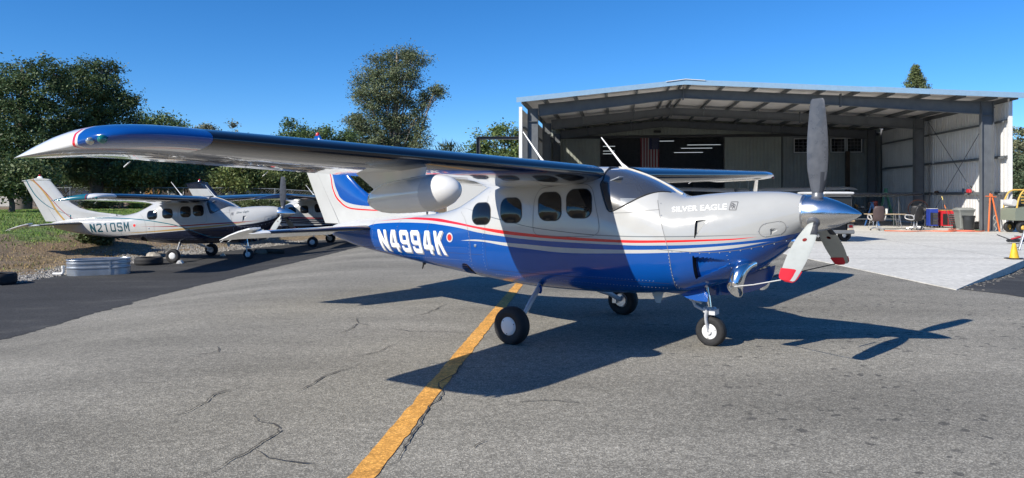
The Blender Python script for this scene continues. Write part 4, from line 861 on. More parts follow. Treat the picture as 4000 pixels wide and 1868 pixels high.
def pod(root):
    """weather radar pod under the starboard wing"""
    Y = -3.3; DX = .165; prof = [(.001, .815), (.035, .806), (.075, .775), (.115, .715), (.141, .64), (.155, .56), (.160, .48)]
    ax = lambda x: 1.745-(.815-x)*.085
    def rr(r, x): return [(x+DX, Y+r*math.cos(2*PI*k/32), ax(x)+r*math.sin(2*PI*k/32)) for k in range(32)]
    b = MB(); b.rings([rr(r, x) for r, x in prof]); rd = b.build('radome', mat('radome_white', (.66, .66, .65), .3, coat=.3), root, 60)
    b = MB(); b.rings([rr(r, x) for r, x in [(.1605, .479), (.162, .42), (.161, .30), (.156, .14), (.147, .0), (.130, -.11), (.105, -.19), (.073, -.255), (.04, -.295), (.004, -.315)]]); b.build('radar_pod', M_WHITE, root, 60)
    b = MB(); rs = []
    for z0, xa, xb, t in ((0, .40, -.20, .055), (.5, .415, -.34, .055), (1, .43, -.52, .06)):
        q = []
        for u, k in [(.5*(1-math.cos(PI*i/10)), 1) for i in range(10, 0, -1)]+[(.5*(1-math.cos(PI*i/10)), -1) for i in range(0, 11)]:
            x = xa+(xb-xa)*u+DX; yt = (5*(.2969*u**.5-.126*u-.3516*u*u+.2843*u**3-.1015*u**4))*t*2.2
            S = lerp_sec(SEC, 3.3); c = S[1]-S[2]; uu = min(max((S[1]-x)/c, 0), 1); yc, yt2 = foil(uu, S[5]); zw = S[3]+(S[4]-S[3])*uu+(yc-yt2)*c+.012
            zp = ax(x-DX)+.06; q.append((x, Y+k*yt, zp+(zw-zp)*z0))
        rs.append(q)
    b.rings(rs); b.build('pod_pylon', M_WHITE, root, 50)
def mark_rr(root, x0, z0, x1, z1, m):
    b = MB(); fr = [(x0, z0), (x1, z0), (x1, z1), (x0, z1)]
    def seg(a, c):
        n = 4; sline(b, [(a[0]+(c[0]-a[0])*k/n, a[1]+(c[1]-a[1])*k/n) for k in range(n+1)], .006, -1, .0045)
    for i in range(4): seg(fr[i], fr[(i+1) % 4])
    b.build('badge_frame', m, root, 0)
    w_, h_ = x1-x0, z1-z0
    side_text('badge_letters', 'R', (x0+w_*.15, z0+h_*.86), (x0+w_*.15, z0+h_*.28), (x0+w_*.62, z0+h_*.86), (x0+w_*.62, z0+h_*.28), m, root, o=.0045)
    side_text('badge_letters', 'R', (x0+w_*.40, z0+h_*.72), (x0+w_*.40, z0+h_*.14), (x0+w_*.88, z0+h_*.72), (x0+w_*.88, z0+h_*.14), m, root, o=.006)
YAW = R(-37.5)
plane, PX = aircraft('aircraft', 'blue and white high-wing turboprop in the foreground with a radar pod under its wing', (.79, 9.36, 0), YAW)
copies_src = plane
# ---------- the other aircraft are copies with their own paint
NAVY = (.010, .014, .032); TEAL = (.012, .13, .17); GOLD = (.42, .27, .09); MAROON = (.30, .02, .03)
NV = [(-4.9, .5), (-3.6, .62), (-2.9, .72), (-2.511, .745), (-1.521, .83), (-.183, .945), (.532, 1.017), (1.218, 1.075), (1.879, 1.145), (2.35, 1.216), (2.791, 1.347), (2.86, 1.40)]
GT = [(-2.2, .855), (-1.506, .906), (-.824, .961), (-.181, 1.022), (.876, 1.119), (1.552, 1.187), (2.039, 1.236)]; GB = [(-2.2, .856), (-1.51, .881), (-.826, .92), (-.182, .967), (.876, 1.061), (1.552, 1.153), (2.039, 1.236)]
R2T = [(-1.6, 1.082), (-.821, 1.092), (-.181, 1.118), (.533, 1.17), (1.217, 1.211), (1.878, 1.247), (2.443, 1.28)]; R2B = [(-1.6, 1.082), (-.821, 1.076), (-.181, 1.083), (.533, 1.129), (1.218, 1.174), (1.879, 1.227), (2.442, 1.28)]
TL = [(-4.16, 1.432), (-3.479, 1.35), (-2.496, 1.345), (-1.504, 1.305), (-.822, 1.223), (-.181, 1.103), (.184, .982), (.849, .742)]
M_F2 = livery('paint_teal_gold', WHITE, [('z', None, NV, NAVY), ('z', GB, GT, GOLD), ('z', R2B, R2T, MAROON), ('z', off(TL, -.016), off(TL, .012), TEAL)])
ft = [(1.432, -4.121), (1.537, -4.469), (1.685, -4.817), (2.002, -5.254), (2.34, -5.516), (2.6, -5.66)]; fg = [(1.263, -4.338), (1.516, -4.556), (1.938, -4.817), (2.361, -5.166), (2.551, -5.385), (2.62, -5.5)]; fr_ = [(1.264, -3.99), (1.411, -4.208), (1.685, -4.512), (2.023, -4.817), (2.319, -5.101), (2.6, -5.4)]
M_FIN2 = livery('paint_fin_teal', WHITE, [('x', off(ft, -.022), off(ft, .022), TEAL), ('x', off(fg, -.05), off(fg, .03), GOLD), ('x', off(fr_, -.018), off(fr_, .012), MAROON)])
M_TIP2 = tip_mat('paint_tip_teal', (TEAL+(1,), MAROON+(1,), W4)); M_BL2 = mat('paint_navy', NAVY, .15, coat=.8)
skip0 = set(PX['tie'])
p2 = copy_tree(plane, None, skip0, {'paint_blue_white': M_F2, 'paint_fin_blue': M_FIN2, 'paint_tip_blue': M_TIP2, 'paint_blue': M_WPL, 'door_blue': M_BL2, 'red_cover': M_REDC})
p2.location = (-10.45, 23.93, -.405); p2.rotation_euler = (0, 0, R(-2.7))
tag(p2, 'white turboprop with navy belly, gold and teal stripes, parked nose right by the grass bank')
ST = [1.19, 1.155, 1.115, 1.07, 1.03, .985, .94]
bands = [('z', None, [(-4.9, .70), (-2.5, .80), (0, .86), (1.5, 1.0), (2.86, 1.32)], NAVY)]
for k, (z, h, c) in enumerate(((1.165, .028, MAROON), (1.10, .022, NAVY), (1.035, .026, NAVY), (.955, .03, NAVY))):
    cv = [(-4.5, z-.02), (-1.13, z), (0, z-.018), (1.5, z), (2.6, z+.10)]; bands.append(('z', off(cv, -h), off(cv, h), c))
M_F3 = livery('paint_navy_bands', WHITE, bands)
M_FIN3 = livery('paint_fin_navy', WHITE, [('z', [(-6, 2.36), (-4, 2.36)], None, NAVY), ('x', [(1.4, -3.3), (1.7, -3.95), (2.0, -4.5), (2.6, -4.98)], None, NAVY), ('x', [(1.4, -4.0), (1.9, -4.80), (2.15, -5.1), (2.3, -5.3)], [(1.4, -3.96), (1.9, -4.76), (2.15, -5.1), (2.3, -5.3)], MAROON)])
M_TIP3 = tip_mat('paint_tip_navy', (NAVY+(1,), NAVY+(1,), NAVY+(1,)))
p3 = copy_tree(plane, None, skip0 | set(PX['cover']), {'paint_blue_white': M_F3, 'paint_fin_blue': M_FIN3, 'paint_tip_blue': M_TIP3, 'paint_blue': M_BL2, 'door_blue': M_BL2})
p3.location = (-7.97, 30.6, -.41); p3.rotation_euler = (0, 0, R(-1.6))
tag(p3, 'white turboprop with navy bands and dark fin top, behind the gold striped one')
M_F4 = livery('paint_plain', WHITE, [('z', None, [(-4.9, .8), (0, .92), (2.86, 1.2)], (.25, .03, .03))])
p4 = copy_tree(plane, None, skip0 | set(PX['cover']), {'paint_blue_white': M_F4, 'paint_fin_blue': M_WHITE, 'paint_tip_blue': M_WHITE, 'paint_blue': M_WPL, 'boot_black': M_WHITE, 'door_blue': M_WPL})
p4.location = (13.1, 41.5, .012); p4.rotation_euler = (0, 0, R(80))
tag(p4, 'plain white high-wing aircraft parked inside the open hangar, mostly hidden')
# markings of the first two
for dx, dz, m, o in ((.022, -.016, mat('number_shadow', (.30, .31, .33), .4), .003), (0, 0, mat('number_white', (.82, .82, .80), .3), .006)):
    side_text('registration_number', 'N4994K', (-3.42, 1.165), (-3.33, .842), (-1.86, 1.195), (-1.79, .862), m, plane, o=o, dx=dx, dz=dz, block=.30)
side_text('name_lettering', 'SILVER EAGLE', (1.56, 1.566), (1.585, 1.509), (2.155, 1.606), (2.17, 1.543), mat('name_white', (.86, .86, .85), .3), plane, o=.005, bold=.012)
m_b = mat('badge_ink', (.10, .10, .11), .5); mark_rr(plane, 2.195, 1.54, 2.265, 1.625, m_b)
side_text('registration_number', 'N210SM', (-3.35, 1.148), (-3.292, .875), (-1.93, 1.228), (-1.885, .929), mat('number_teal', (.012, .075, .10), .3), p2, o=.005, block=.34)
side_text('name_lettering', 'Silver Eagle', (1.62, 1.56), (1.63, 1.475), (2.01, 1.61), (2.02, 1.525), mat('script_ink', (.10, .13, .14), .4), p2, o=.005, shear=.35)
mark_rr(p2, 1.49, 1.45, 1.55, 1.535, m_b)
pod(plane)
# ---------- open-fronted steel hangar with a closed workshop behind it
HL = (1.1, 36.55, .012)
hang = thing('hangar', 'grey steel frame hangar with open front, white side walls and shallow gable roof', 'hangar', HL, R(-8))
M_STEEL = mat('steel_grey', (.115, .125, .135), .5, var=.15, vscale=2.5, rvar=.08); M_PUR = mat('purlin_steel', (.145, .158, .168), .5, var=.12)
M_SHEET = mat('sheet_white', (.72, .72, .71), .5, var=.06, vscale=1.5); M_LINER = mat('roof_liner', (.74, .71, .68), .7, var=.1, vscale=1.2)
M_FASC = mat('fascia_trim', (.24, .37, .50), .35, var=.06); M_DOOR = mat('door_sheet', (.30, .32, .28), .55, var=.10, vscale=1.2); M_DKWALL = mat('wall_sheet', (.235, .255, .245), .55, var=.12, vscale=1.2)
def ibeam(b, p, q, d0, d1, fw=.2, tf=.022, tw=.014, up=(0, 0, 1)):
    """I section from p to q, depth d0 to d1 measured below the line"""
    p, q, up = Vector(p), Vector(q), Vector(up); t = (q-p).normalized(); s = t.cross(up).normalized(); n = s.cross(t).normalized()
    def bar(o0, o1, h, wd):
        vs_ = [e+s*(a*wd/2)+n*(o+c*h/2) for e, o in ((p, o0), (q, o1)) for a, c in ((-1, -1), (1, -1), (1, 1), (-1, 1))]
        b.add(vs_, [(3, 2, 1, 0), (4, 5, 6, 7), (0, 1, 5, 4), (1, 2, 6, 5), (2, 3, 7, 6), (3, 0, 4, 7)])
    bar(-tf/2, -tf/2, tf, fw); bar(-d0+tf/2, -d1+tf/2, tf, fw)
    vs_ = [e+s*(a*tw/2)+n*o for e, o0, o1 in ((p, -tf, -d0+tf), (q, -tf, -d1+tf)) for a, o in ((-1, o1), (1, o1), (1, o0), (-1, o0))]
    b.add(vs_, [(3, 2, 1, 0), (4, 5, 6, 7), (0, 1, 5, 4), (1, 2, 6, 5), (2, 3, 7, 6), (3, 0, 4, 7)])
RZ = lambda x: np.interp(x, [-.65, 7.3, 22.0], [6.12, 6.83, 5.90])     # underside of purlins
for fy in (0., 7.6, 15.2):
    for cx in (-.05, 20.98):
        b = MB(); b.box((cx-.25, fy, 3.0), (.02, .26, 6.0)); b.box((cx+.25, fy, 3.0), (.02, .26, 6.0)); b.box((cx, fy, 3.0), (.478, .014, 6.0)); b.box((cx, fy, .02), (.62, .34, .03))
        b.box((cx, fy, 5.35), (.47, .24, .018)); b.build('column', M_STEEL, hang, 0)
    for (x0, z0, d0), (x1, z1, d1) in (((.21, RZ(.2), .58), (7.3, RZ(7.3), .44)), ((14.58, RZ(14.58), .46), (7.3, RZ(7.3), .44)), ((20.72, RZ(20.72), .58), (14.58, RZ(14.58), .46))):
        b = MB(); ibeam(b, (x0, fy, float(z0)), (x1, fy, float(z1)), d0, d1); b.build('rafter', M_STEEL, hang, 0)
    for x, h in ((7.3, .60), (14.58, .62)):
        b = MB(); b.box((x, fy, float(RZ(x))-.22), (.05, .23, h)); b.build('splice_plate', M_STEEL, hang, 0)
PX_ = [-.45, .6, 2.1, 3.6, 5.1, 6.6, 7.15, 7.55, 9.1, 10.6, 12.1, 13.6, 15.1, 16.6, 18.1, 19.6, 20.9, 21.75]
for x in PX_:
    z = float(RZ(x)); b = MB(); b.box((x, 7.1, z+.11), (.006, 16.5, .2)); b.box((x+.03, 7.1, z+.213), (.066, 16.5, .006)); b.box((x-.03, 7.1, z+.007), (.066, 16.5, .006)); b.build('purlin', M_PUR, hang, 0)
# roof sheets with liner sagging between the purlins
for x0, x1 in zip(PX_, PX_[1:]):
    if x1-x0 < .3: continue
    b = MB(); rs = []
    for k in range(9):
        f = k/8; x = x0+(x1-x0)*f; sag = .05*math.sin(PI*f); q = []
        for j in range(13): y = -1.2+16.6*j/12; q.append((x, y, float(RZ(x))+.214-sag*(.8+.3*math.sin(y*1.7+x))))
        rs.append(q)
    b.rings(rs, closed=False); b.build('roof_liner', M_LINER, hang, 60)
for x0, x1 in ((-.68, 7.3), (7.3, 22.02)):
    n = int(round((x1-x0)/1.0))
    for i in range(n):
        a = x0+(x1-x0)*i/n; c = x0+(x1-x0)*(i+1)/n-.004; b = MB(); rs = []
        for f in (0, .06, .1, .16, .2, 1.0):
            x = a+(c-a)*f; h = .03 if f in (.1, .16) else 0; rs.append([(x, -1.22, float(RZ(x))+.235+h), (x, 15.9, float(RZ(x))+.235+h)])
        b.rings(rs, closed=False); b.build('roof_sheet', M_SHEET, hang, 0)
for (x0, x1) in ((-.72, 7.25), (7.25, 15.63), (15.63, 22.04)):
    z0, z1 = float(RZ(x0)), float(RZ(x1)); dz = .0 if x0 != 15.63 else .012
    b = MB(); vs_ = [(x, y, z+o+dz) for x, z in ((x0, z0), (x1, z1)) for y, o in ((-1.235-dz, .05), (-1.205, .05), (-1.205, .29), (-1.235-dz, .29))]
    b.add(vs_, [(3, 2, 1, 0), (4, 5, 6, 7), (0, 1, 5, 4), (1, 2, 6, 5), (2, 3, 7, 6), (3, 0, 4, 7)]); b.build('fascia', M_FASC, hang, 0)
b = MB(); b.add([(x, y, float(RZ(x))+o) for y in (-1.29, 15.9) for x, o in ((6.4, .285), (7.3, .305), (8.2, .285), (8.2, .26), (7.3, .28), (6.4, .26))], [(0, 1, 7, 6), (1, 2, 8, 7), (2, 3, 9, 8), (3, 4, 10, 9), (4, 5, 11, 10), (5, 0, 6, 11), (5, 4, 3, 2, 1, 0), (6, 7, 8, 9, 10, 11)]); b.build('ridge_cap', M_SHEET, hang, 0)
# ribbed sheet: profile across the width, height from z0 to z1(a)
def ribbed(name, a0, a1, z0, ztop, fn, m, rib=.028, pitch=.3):
    b = MB(); pts = []; k = int(round((a1-a0)/pitch)) or 1
    for i in range(k):
        s = a0+(a1-a0)*i/k; w_ = (a1-a0)/k; pts += [(s, 0), (s+w_*.08, rib), (s+w_*.2, rib), (s+w_*.28, 0)]
    pts.append((a1-.003, 0)); rs = [[fn(a, h, z0), fn(a, h, ztop(a))] for a, h in pts]
    b.rings(rs, closed=False); return b.build(name, m, hang, 0, fix=False)
for xw, sg in ((21.78, -1), (-.62, 1)):
    for i in range(18):
        a0 = -.35+i*.887; ribbed('wall_sheet', a0, a0+.887, .02, lambda a: 6.0, lambda a, h, z, xw=xw, sg=sg: (xw+h*sg*-1, a, z), M_SHEET)
    b = MB(); b.box((xw+.0, -.40, 3.0), (.16, .09, 6.1)); b.build('corner_trim', M_SHEET, hang, 0)
    for z in (1.76, 3.43, 5.07):
        for y0, y1 in ((-.3, 7.5), (7.7, 15.1)):
            b = MB(); xi = xw+sg*.11; b.box((xi, (y0+y1)/2, z), (.2, y1-y0, .008)); b.box((xi+sg*.1, (y0+y1)/2, z-.04), (.008, y1-y0, .08)); b.box((xi-sg*.092, (y0+y1)/2, z+.03), (.008, y1-y0, .06)); b.build('girt', M_PUR, hang, 0)
for (y0, z0), (y1, z1) in (((.2, 5.75), (7.4, .25)), ((.2, .25), (7.4, 5.75))):
    b = MB(); b.tube([(21.42, y0, z0), (21.42, y1, z1)], .016, 8); b.build('brace_rod', M_STEEL, hang)
for x in (2.1, 5.1, 9.1, 12.1, 15.1, 18.1):
    for fy in (7.6, 15.2):
        z = float(RZ(x)); b = MB(); b.tube([(x+.05, fy-.6, z), (x+.05, fy-.08, z-.44)], .022, 6); b.build('fly_brace', M_PUR, hang)
# rear wall
YB = 15.62; wf = lambda a, h, z: (a, YB-h, z)
def span(x0, x1, z0, zt, m, name='wall_sheet'):
    n = max(1, int(round((x1-x0)/.9)))
    for i in range(n): ribbed(name, x0+(x1-x0)*i/n, x0+(x1-x0)*(i+1)/n, z0, zt, wf, m, pitch=.225)
gt = lambda a: float(RZ(a))+.2
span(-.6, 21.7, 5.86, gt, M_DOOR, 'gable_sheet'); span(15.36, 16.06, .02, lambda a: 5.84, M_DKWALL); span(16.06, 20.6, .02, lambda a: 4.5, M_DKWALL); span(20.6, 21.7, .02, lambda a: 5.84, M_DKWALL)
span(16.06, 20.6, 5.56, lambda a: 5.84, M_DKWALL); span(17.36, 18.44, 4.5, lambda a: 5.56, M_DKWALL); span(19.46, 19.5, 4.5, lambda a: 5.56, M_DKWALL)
b = MB(); b.box((10.5, YB-.06, 5.74), (22.2, .10, .16)); b.build('door_track', mat('track_dark', (.05, .052, .055), .6), hang, 0)
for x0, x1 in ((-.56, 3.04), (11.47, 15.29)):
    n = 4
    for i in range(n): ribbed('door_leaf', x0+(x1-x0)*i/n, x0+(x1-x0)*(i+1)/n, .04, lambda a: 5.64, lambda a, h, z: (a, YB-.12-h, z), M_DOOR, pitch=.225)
    b = MB(); b.box((x0, YB-.13, 2.84), (.06, .10, 5.6)); b.build('door_edge', mat('track_dark', (.05, .052, .055), .6), hang, 0)
    b = MB(); b.box((x1, YB-.13, 2.84), (.06, .10, 5.6)); b.build('door_edge', mat('track_dark', (.05, .052, .055), .6), hang, 0)
M_PANE = mat('workshop_pane', (.012, .014, .018), .05, coat=.5); M_WF = mat('window_white', (.62, .62, .62), .4)
for x0, x1 in ((16.1, 17.32), (18.48, 19.44), (19.52, 20.5)):
    z0, z1 = 4.54, 5.53; b = MB(); t = .05
    b.box(((x0+x1)/2, YB-.04, z0+t/2), (x1-x0, .07, t)); b.box(((x0+x1)/2, YB-.04, z1-t/2), (x1-x0, .07, t)); b.box((x0+t/2, YB-.04, (z0+z1)/2), (t, .07, z1-z0-2*t)); b.box((x1-t/2, YB-.04, (z0+z1)/2), (t, .07, z1-z0-2*t))
    fr = b.build('window', M_WF, hang, 0)
    nx = 4; nz = 4
    for i in range(nx):
        for j in range(nz):
            gw = (x1-x0-2*t)/nx; gh = (z1-z0-2*t)/nz; b = MB(); b.box((x0+t+gw*(i+.5), YB-.02, z0+t+gh*(j+.5)), (gw-.022, .012, gh-.022)); b.build('pane', M_PANE, fr, 0)
    b = MB(); b.box(((x0+x1)/2, YB-.012, (z0+z1)/2), (x1-x0-2*t, .004, z1-z0-2*t)); b.build('glazing_bar', mat('glazing_grey', (.16, .16, .17), .5), fr, 0)
b = MB(); b.box((19.40, 15.0, 2.3), (.24, .24, 4.6)); b.build('timber_post', mat('post_brown', (.05, .032, .022), .8, var=.4, vscale=3), hang, 0)
b = MB(); b.box((6.95, YB-.2, 6.08), (.5, .22, .16), bev=.04); b.box((6.95, YB-.08, 6.08), (.1, .12, .1)); b.build('flood_light', mat('lamp_black', (.03, .03, .03), .5), hang)
# workshop interior
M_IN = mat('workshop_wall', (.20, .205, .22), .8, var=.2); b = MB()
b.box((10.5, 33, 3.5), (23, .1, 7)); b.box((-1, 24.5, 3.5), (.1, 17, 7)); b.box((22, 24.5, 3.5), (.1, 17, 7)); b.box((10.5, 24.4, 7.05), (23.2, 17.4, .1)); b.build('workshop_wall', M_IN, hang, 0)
M_TUBE = mat('lit_tube', (.8, .8, .8), .4, emit=(.85, .95, 1., .55))
for x0, x1, z, y in ((9.76, 12.47, 5.70, 24), (9.29, 11.85, 5.45, 24.2), (8.75, 11.14, 5.12, 24.4), (7.56, 8.79, 6.02, 23.8), (3.01, 4.09, 5.65, 24), (3.01, 4.05, 5.28, 24.2), (3.0, 3.9, 5.06, 24.4)):
    b = MB(); b.box(((x0+x1)/2, y, z+.05), (x1-x0, .18, .05)); fx = b.build('strip_light', mat('fixture_grey', (.10, .10, .105), .5), hang, 0); b = MB(); b.tube([(x0+.05, y-.06, z), (x1-.05, y-.06, z)], .016, 8); b.build('lamp_tube', M_TUBE, fx)
for x, z, w_, h_ in ((9.4, 3.0, 1.6, 1.5), (11.0, 3.0, 1.2, 2.0), (4.6, 2.6, 2.0, .12), (5.6, 2.9, .5, .6)):
    b = MB(); b.box((x, 26, z/2), (w_, .8, z), bev=.03); b.build('storage_cabinet', mat('cabinet_dark', (.07, .075, .085), .5), hang)
# flag hanging upright inside the doorway
fl = thing('flag', 'striped flag with a star field hanging upright in the dark doorway', 'flag', (0, 0, 0)); fl.parent = None
Mh = Matrix.Translation(HL) @ Matrix.Rotation(R(-8), 4, 'Z'); fl.matrix_world = Mh @ Matrix.Translation((5.83, 16.4, 3.62))
m_r = mat('flag_red', (.20, .025, .03), .8); m_w = mat('flag_white', (.36, .35, .35), .8); m_c = mat('flag_blue', (.03, .035, .09), .8); fw, fh = 1.30, 2.16
def cloth(x0, x1, z0, z1, y=0.): 
    b = MB(); rs = []
    for k in range(4): x = x0+(x1-x0)*k/3; rs.append([(x, y+.03*math.sin(x*9+z*.8), z) for z in np.linspace(z0, z1, 10)])
    b.rings(rs, closed=False); return b
sw = fw/13
for i in range(13):
    top = fh if (i+.5)*sw < fw*(6/13) else fh*.60
    cloth(i*sw, (i+1)*sw, 0, top).build('stripe', m_r if i % 2 == 0 else m_w, fl, 60)
cloth(fw*(6/13), fw, fh*.60, fh).build('canton', m_c, fl, 60)
b = MB()
for r in range(9):
    for c in range(6 if r % 2 == 0 else 5):
        x = fw*(6/13)+(c+.6+(0 if r % 2 == 0 else .5))*(fw*7/13)/6.3; z = fh*.62+(r+.5)*fh*.37/9; pts = []
        for k in range(10): a = PI/2+k*PI/5; rr = .034 if k % 2 == 0 else .014; pts.append((x+rr*math.cos(a), .03*math.sin(x*9+z*.8)-.006, z+rr*math.sin(a)))
        b.add(pts, [tuple(range(10))])
b.build('star', m_w, fl, 0)['kind'] = 'stuff'
# ---------- trees: tapered trunk with limbs, crown of many small leaf faces
M_LEAF = tint_mat('leaf', .55, .18); M_BARK = mat('bark_grey', (.12, .10, .085), .9, var=.3, vscale=3); M_BARKP = mat('bark_pale', (.30, .24, .19), .85, var=.3, vscale=2)
def leaf_faces(C, size, asp, cols, up=.35):
    """rhombic leaf at each centre, random orientation leaning to the sky"""
    n = len(C); nv = rng.normal(0, 1, (n, 3)); nv[:, 2] = np.abs(nv[:, 2])+up; nv /= np.linalg.norm(nv, axis=1)[:, None]
    t = rng.normal(0, 1, (n, 3)); u = np.cross(nv, t); u /= np.linalg.norm(u, axis=1)[:, None]; v = np.cross(nv, u); s = (size*rng.uniform(.6, 1.35, n))[:, None]
    V = np.stack([C+u*s, C+v*s*asp+nv*s*.12, C-u*s, C-v*s*asp+nv*s*.12], 1).reshape(-1, 3); return V, cols
def crown_points(lobes, n, clump, per):
    w_ = np.array([l[3]*l[4]*l[5] for l in lobes])**.75; w_ /= w_.sum(); k = max(1, n//per); out = []; sh = []
    for i, l in enumerate(lobes):
        m = max(6, int(k*w_[i])); d = rng.normal(0, 1, (m, 3)); d /= np.linalg.norm(d, axis=1)[:, None]; rad = rng.uniform(.30, 1.10, m)**.6
        c = np.array(l[:3])+d*rad[:, None]*np.array(l[3:6]); g = rng.normal(0, 1, (m, per, 3))*clump*rng.uniform(.6, 1.3, (m, 1, 1)); g[:, :, 2] *= .7
        out.append((c[:, None]+g).reshape(-1, 3)); sh.append(np.repeat(rng.uniform(.72, 1.28, m), per))
    return np.concatenate(out), np.concatenate(sh)
def tree(name, label, base, lobes, n, size, col, trunk=.22, clump=.34, per=85, asp=.5, bark=None, group='trees behind the airfield', twigs=True, fork=.35):
    root = thing(name, label, 'tree', base, 0, group); b = MB(); L_ = [np.array(l, float) for l in lobes]; top = max(l[2] for l in L_)
    cx = np.mean([l[0] for l in L_]); cy = np.mean([l[1] for l in L_])
    tp = crom([(0, 0, -.25), (cx*.15+.1, cy*.1, top*.22), (cx*.4-.1, cy*.4, top*.5), (cx*.8, cy*.8, top*.8), (cx, cy, top)], 4)
    b.tube(tp, [trunk*(1-.85*i/(len(tp)-1))+.02 for i in range(len(tp))], 8); 
    for l in L_:
        f = fork+.35*rng.uniform(); k = int(f*len(tp)*min(1, l[2]/top)); p0 = np.array(tp[max(1, min(k, len(tp)-2))]); p1 = l[:3]; mid = (p0+p1)/2+np.array([0, 0, -.12*np.linalg.norm(p1-p0)])*rng.uniform(-.3, 1)
        rr = trunk*.42*max(.35, 1-k/len(tp)); pa = crom([p0, mid, p1], 4); b.tube(pa, [rr*(1-.75*i/(len(pa)-1)) for i in range(len(pa))], 6)
        if twigs:
            for q in range(5):
                d = rng.normal(0, 1, 3); d /= np.linalg.norm(d); e = p1+d*l[3:6]*.85; b.tube([tuple(p1-(p1-p0)*.25*rng.uniform()), tuple((p1+e)/2+rng.normal(0, .1, 3)), tuple(e)], [rr*.35, rr*.22, .012], 5)
    b.build('trunk', bark or M_BARK, root, 60)
    C, sh = crown_points(L_, n, clump, per); cols = 2.2*np.array(col)[None]*(sh*rng.uniform(.84, 1.2, len(C)))[:, None]; cols[:, 0] *= rng.uniform(.85, 1.2, len(C))
    V, c2 = leaf_faces(C, size, asp, cols); fast_mesh('crown', V, 4, c2, M_LEAF, root); return root
def at(px, d, py=None):
    """ground position under a bearing: x at distance d, and height above that ground of a sight line"""
    x = (px-2000)/2850*d; g = float(gz(x, d)); return x, g
def zz(py, d, g): return 1.7+(761-py)/2850*d-g
OAK = (.040, .060, .026); OAKL = (.075, .095, .032); EUC = (.075, .092, .050)
def blob_tree(name, label, px, d, top, wpx, n, col=OAK, size=.10, low=.25, seed=0, **kw):
    x, g = at(px, d); H = zz(top, d, g); W = wpx*d/2850; r = np.random.default_rng(seed+int(px)); lobes = []
    k = kw.pop('k', 9)
    for i in range(k):
        a = 2*PI*i/k+r.uniform(-.4, .4); f = r.uniform(.35, .62)*W; zc = H*(low+(.86-low)*r.uniform(0, 1)**.8); q = 1-.45*max(0, (zc/H-.55)/.45)
        lobes.append((f*math.cos(a)*q, f*math.sin(a)*q*.8, zc, W*r.uniform(.26, .40), W*r.uniform(.26, .40), H*r.uniform(.10, .17)))
    lobes.append((W*.05, 0, H*.86, W*.28, W*.28, H*.13)); lobes.append((-W*.12, 0, H*.58, W*.42, W*.42, H*.2))
    return tree(name, label, (x, d, g), lobes, n, size, col, trunk=max(.12, H*.024), **kw)
# the big oaks at the left, shaped lobe by lobe (bearing, sight line, radius in metres)
def lobe_tree(name, label, px, d, spec, n, col, size, **kw):
    x, g = at(px, d); L_ = []
    for lx, ly, r in spec: s = d/2850; L_.append(((lx-px)*s, rng.uniform(-.6, .6)*r*s, zz(ly, d, g), r*s, r*s*.9, r*s*.82))
    return tree(name, label, (x, d, g), L_, n, size, col, **kw)
lobe_tree('oak_tree', 'tall dark oak at the left edge of the photo, behind the wing tip', 90, 40, [(40, 290, 62), (120, 290, 60), (210, 275, 62), (60, 380, 85), (170, 370, 95), (-20, 420, 80), (90, 480, 100), (215, 470, 85), (20, 570, 90), (160, 580, 100), (-60, 330, 70), (60, 660, 80), (190, 670, 70)], 36000, OAK, .080, trunk=.42, clump=.27, per=95)
lobe_tree('oak_tree', 'tall dark oak right of the leftmost oak, peaking above the wing tip stripe', 370, 43, [(345, 275, 55), (405, 275, 52), (300, 340, 75), (400, 350, 80), (470, 400, 60), (510, 400, 42), (330, 440, 90), (440, 460, 80), (520, 470, 40), (280, 540, 80), (390, 560, 95), (480, 550, 65), (330, 650, 90), (440, 650, 80)], 38000, OAK, .082, trunk=.40, clump=.27, per=95)
blob_tree('oak_tree', 'round green oak just right of the tall oaks, showing above the wing', 600, 50, 432, 170, 15000, (.05, .075, .028), .10)
blob_tree('oak_tree', 'small green tree top showing above the wing, right of the oaks', 690, 54, 452, 120, 9000, (.05, .078, .028), .10)
blob_tree('eucalyptus_tree', 'far pale tree top, left of a pair above the blue wing', 805, 95, 478, 80, 5000, (.10, .11, .075), .16)
blob_tree('eucalyptus_tree', 'far pale tree top, right of a pair above the blue wing', 905, 95, 472, 85, 5000, (.10, .11, .075), .16)
for i, (px, d, top, w_, lab) in enumerate(((40, 33, 640, 190, 'bushy dark tree on the bank behind the white tail fin'), (250, 46, 600, 260, 'broad dark tree behind the parked tail fin and bank'), (470, 45, 610, 200, 'shaded tree under the wing, behind the chain fence'), (545, 44, 640, 150, 'leaning tree beside the chain fence, below the wing'),
    (700, 47, 615, 190, 'sunlit tree behind the dark fin top, below the wing'), (840, 46, 625, 150, 'tree in front of the white house, below the wing'), (950, 45, 625, 150, 'round tree left of the second propeller, below the wing'), (1060, 48, 630, 150, 'tree behind the second propeller, below the wing'), (1180, 47, 635, 160, 'tree left of the blue and white fin, below the wing'), (1330, 50, 630, 190, 'tree behind the blue and white fin'))):
    blob_tree('garden_tree', lab, px, d, top, w_, 11000, OAKL if i in (4, 6, 3) else (.05, .068, .028), .085, low=.5, group='trees along the fence', seed=i)
